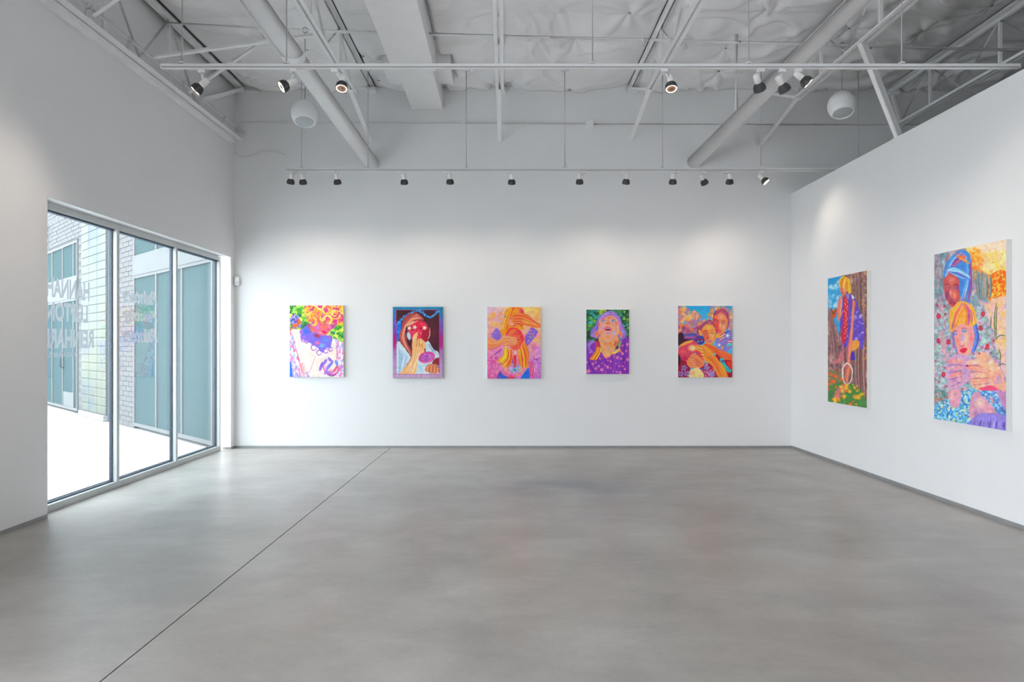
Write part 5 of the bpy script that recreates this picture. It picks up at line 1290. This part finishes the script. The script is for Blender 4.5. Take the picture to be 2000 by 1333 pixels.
# ================================================================ courtyard outside the window
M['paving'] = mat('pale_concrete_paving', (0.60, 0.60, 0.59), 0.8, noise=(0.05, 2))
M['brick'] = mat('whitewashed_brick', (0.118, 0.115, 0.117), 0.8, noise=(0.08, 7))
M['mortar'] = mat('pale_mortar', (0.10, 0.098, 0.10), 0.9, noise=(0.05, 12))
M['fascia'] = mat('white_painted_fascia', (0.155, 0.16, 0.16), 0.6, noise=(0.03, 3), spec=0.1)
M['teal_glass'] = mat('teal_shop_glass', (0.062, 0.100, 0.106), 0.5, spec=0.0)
pav = structure(MB().box(-40, XO - .001, -30, 40, -.2, -.03).build('courtyard_ground', M['paving']))
for i in range(4):
    for j in range(7):
        x1 = XO - .012 - i * 2.5; y0 = 2.0 + j * 2.5
        MB().box(x1 - 2.492, x1, y0, y0 + 2.492, -.03, -.012).build('paving_slab', M['paving'], pav)

FA = Vector((-4.11, 9.60, 0))
FU = Vector((-1, 1, 0)).normalized()
FN = Vector((-1, -1, 0)).normalized()
fac = tag(empty('courtyard_building', FA), 'pale brick shop building across the courtyard with teal storefront glass', 'building')
FM = Matrix(((FU.x, FN.x, 0, FA.x), (FU.y, FN.y, 0, FA.y), (0, 0, 1, 0), (0, 0, 0, 1)))   # local: x along wall, y outward, z up
fac.matrix_world = FM
# wall core with mortar face, set behind the bricks and windows
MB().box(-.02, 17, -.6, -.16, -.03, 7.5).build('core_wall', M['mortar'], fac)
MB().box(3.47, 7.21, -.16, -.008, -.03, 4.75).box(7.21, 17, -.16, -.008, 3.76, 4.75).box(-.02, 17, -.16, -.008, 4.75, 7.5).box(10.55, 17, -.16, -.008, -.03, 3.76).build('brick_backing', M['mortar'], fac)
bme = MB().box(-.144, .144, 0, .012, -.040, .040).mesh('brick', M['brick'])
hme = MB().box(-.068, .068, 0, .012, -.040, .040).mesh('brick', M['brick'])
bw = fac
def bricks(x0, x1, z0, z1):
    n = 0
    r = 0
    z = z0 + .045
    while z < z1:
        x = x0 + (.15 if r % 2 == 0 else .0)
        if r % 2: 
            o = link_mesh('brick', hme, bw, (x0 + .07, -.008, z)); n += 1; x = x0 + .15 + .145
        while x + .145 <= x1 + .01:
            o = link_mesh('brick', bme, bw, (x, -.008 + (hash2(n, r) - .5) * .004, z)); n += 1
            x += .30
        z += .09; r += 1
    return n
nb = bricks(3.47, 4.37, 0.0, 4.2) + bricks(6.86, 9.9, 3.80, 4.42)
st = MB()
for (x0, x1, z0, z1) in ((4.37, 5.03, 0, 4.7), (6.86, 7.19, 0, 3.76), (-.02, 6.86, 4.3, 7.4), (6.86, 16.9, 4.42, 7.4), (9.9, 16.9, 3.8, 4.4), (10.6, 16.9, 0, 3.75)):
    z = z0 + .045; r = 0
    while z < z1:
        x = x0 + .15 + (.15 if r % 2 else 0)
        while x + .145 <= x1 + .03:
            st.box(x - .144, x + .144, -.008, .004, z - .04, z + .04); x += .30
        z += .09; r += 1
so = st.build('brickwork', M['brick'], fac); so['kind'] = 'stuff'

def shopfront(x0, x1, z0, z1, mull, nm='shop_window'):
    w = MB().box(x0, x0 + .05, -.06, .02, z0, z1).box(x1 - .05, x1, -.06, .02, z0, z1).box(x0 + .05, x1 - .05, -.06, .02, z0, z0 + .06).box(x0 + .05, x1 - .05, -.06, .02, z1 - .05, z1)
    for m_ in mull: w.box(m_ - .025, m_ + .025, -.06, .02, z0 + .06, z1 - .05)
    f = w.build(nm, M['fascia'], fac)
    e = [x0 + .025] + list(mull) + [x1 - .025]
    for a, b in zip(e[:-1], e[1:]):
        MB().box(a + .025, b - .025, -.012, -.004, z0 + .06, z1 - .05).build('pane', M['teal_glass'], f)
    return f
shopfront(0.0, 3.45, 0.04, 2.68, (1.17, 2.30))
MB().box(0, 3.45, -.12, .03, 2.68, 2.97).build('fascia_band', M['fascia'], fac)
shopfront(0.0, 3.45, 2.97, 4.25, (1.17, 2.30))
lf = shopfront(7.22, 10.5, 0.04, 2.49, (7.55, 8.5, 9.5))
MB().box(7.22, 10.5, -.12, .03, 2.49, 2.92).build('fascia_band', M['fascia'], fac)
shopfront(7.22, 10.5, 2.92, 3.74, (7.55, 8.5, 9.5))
MB().box(7.59, 8.46, -.058, .01, .10, .42).build('door_kick_panel', M['fascia'], lf)
MB().tube([(8.42, .02, .95), (8.42, .07, .97), (8.42, .07, 1.28), (8.42, .02, 1.30)], .014, 8).build('door_handle', M['gasket'], lf)

# tiled mural between the two shopfronts
A = Art(90, 240, lin(0, 180, 0, 440), 31)
A.grade(lambda X, Y: np.broadcast_to(hexrgb('#cfe6c4'), X.shape + (3,)).copy())
allm = [(-20, -20), (200, -20), (200, 460), (-20, 460)]
A.blobs(allm, ['#e6eea8', '#d8eab0', '#c0e4d0', '#e8f0c0', '#b8dcd8', '#dce8a0'], 120, 34, .6)
A.blobs([(60, 20), (150, 10), (140, 130), (80, 120)], ['#5a9ad8', '#88bce4', '#4a80c8', '#a8d4ec'], 26, 18, .8); A.blobs([(0, 120), (180, 120), (180, 190), (0, 190)], ['#a8d8e0', '#c8e8e8', '#b0dcd0'], 30, 26, .7)
A.blobs([(20, 290), (180, 290), (180, 330), (20, 330)], ['#8ab0d0', '#a0b8d8', '#7aa0c0'], 24, 18, .7); A.blobs([(0, 330), (180, 330), (180, 400), (0, 400)], ['#c8d890', '#e0d890', '#a8c8a0', '#e8e8b0'], 40, 22, .8); A.blobs([(0, 380), (90, 380), (90, 430), (0, 430)], ['#5a90c0', '#88c0e0', '#d0c890', '#c09860'], 26, 14, .8)
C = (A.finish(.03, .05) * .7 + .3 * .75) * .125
MX0, MX1, MZ0, MZ1 = 5.07, 6.84, .10, 4.45
mur = MB().box(MX0, MX1, -.007, .02, MZ0, MZ1).build('mural', M['fascia'], fac)
mur['label'] = 'pale yellow, green and blue mural of tiled panels'
MB().box(MX0 - .02, MX1 + .02, -.007, .08, 0.0, MZ0).build('plinth', M['baseboard'], mur)
rows, cols = 26, 3
for r_ in range(rows):
    for c_ in range(cols):
        v0 = int(r_ * 239 / rows); v1 = int((r_ + 1) * 239 / rows); u0 = int(c_ * 89 / cols); u1 = int((c_ + 1) * 89 / cols)
        # facing the courtyard the wall's local x runs leftwards, so columns are laid from the far end
        sub = C[v0:v1 + 1, u0:u1 + 1]
        w = (MX1 - MX0) / cols; h = (MZ1 - MZ0) / rows
        me = canvas_mesh('mural_panel', sub, w - .012, h - .012)
        cx = MX1 - w * (c_ + .5); cz = MZ1 - h * (r_ + .5)
        o = link_mesh('mural_panel', me, mur)
        o.matrix_local = Matrix.Translation((cx, .028, cz)) @ Matrix.Rotation(math.pi, 4, 'Z') @ Matrix.Rotation(R(90), 4, 'X')
        s = o.modifiers.new('thickness', 'SOLIDIFY'); s.thickness = .007; s.offset = -1
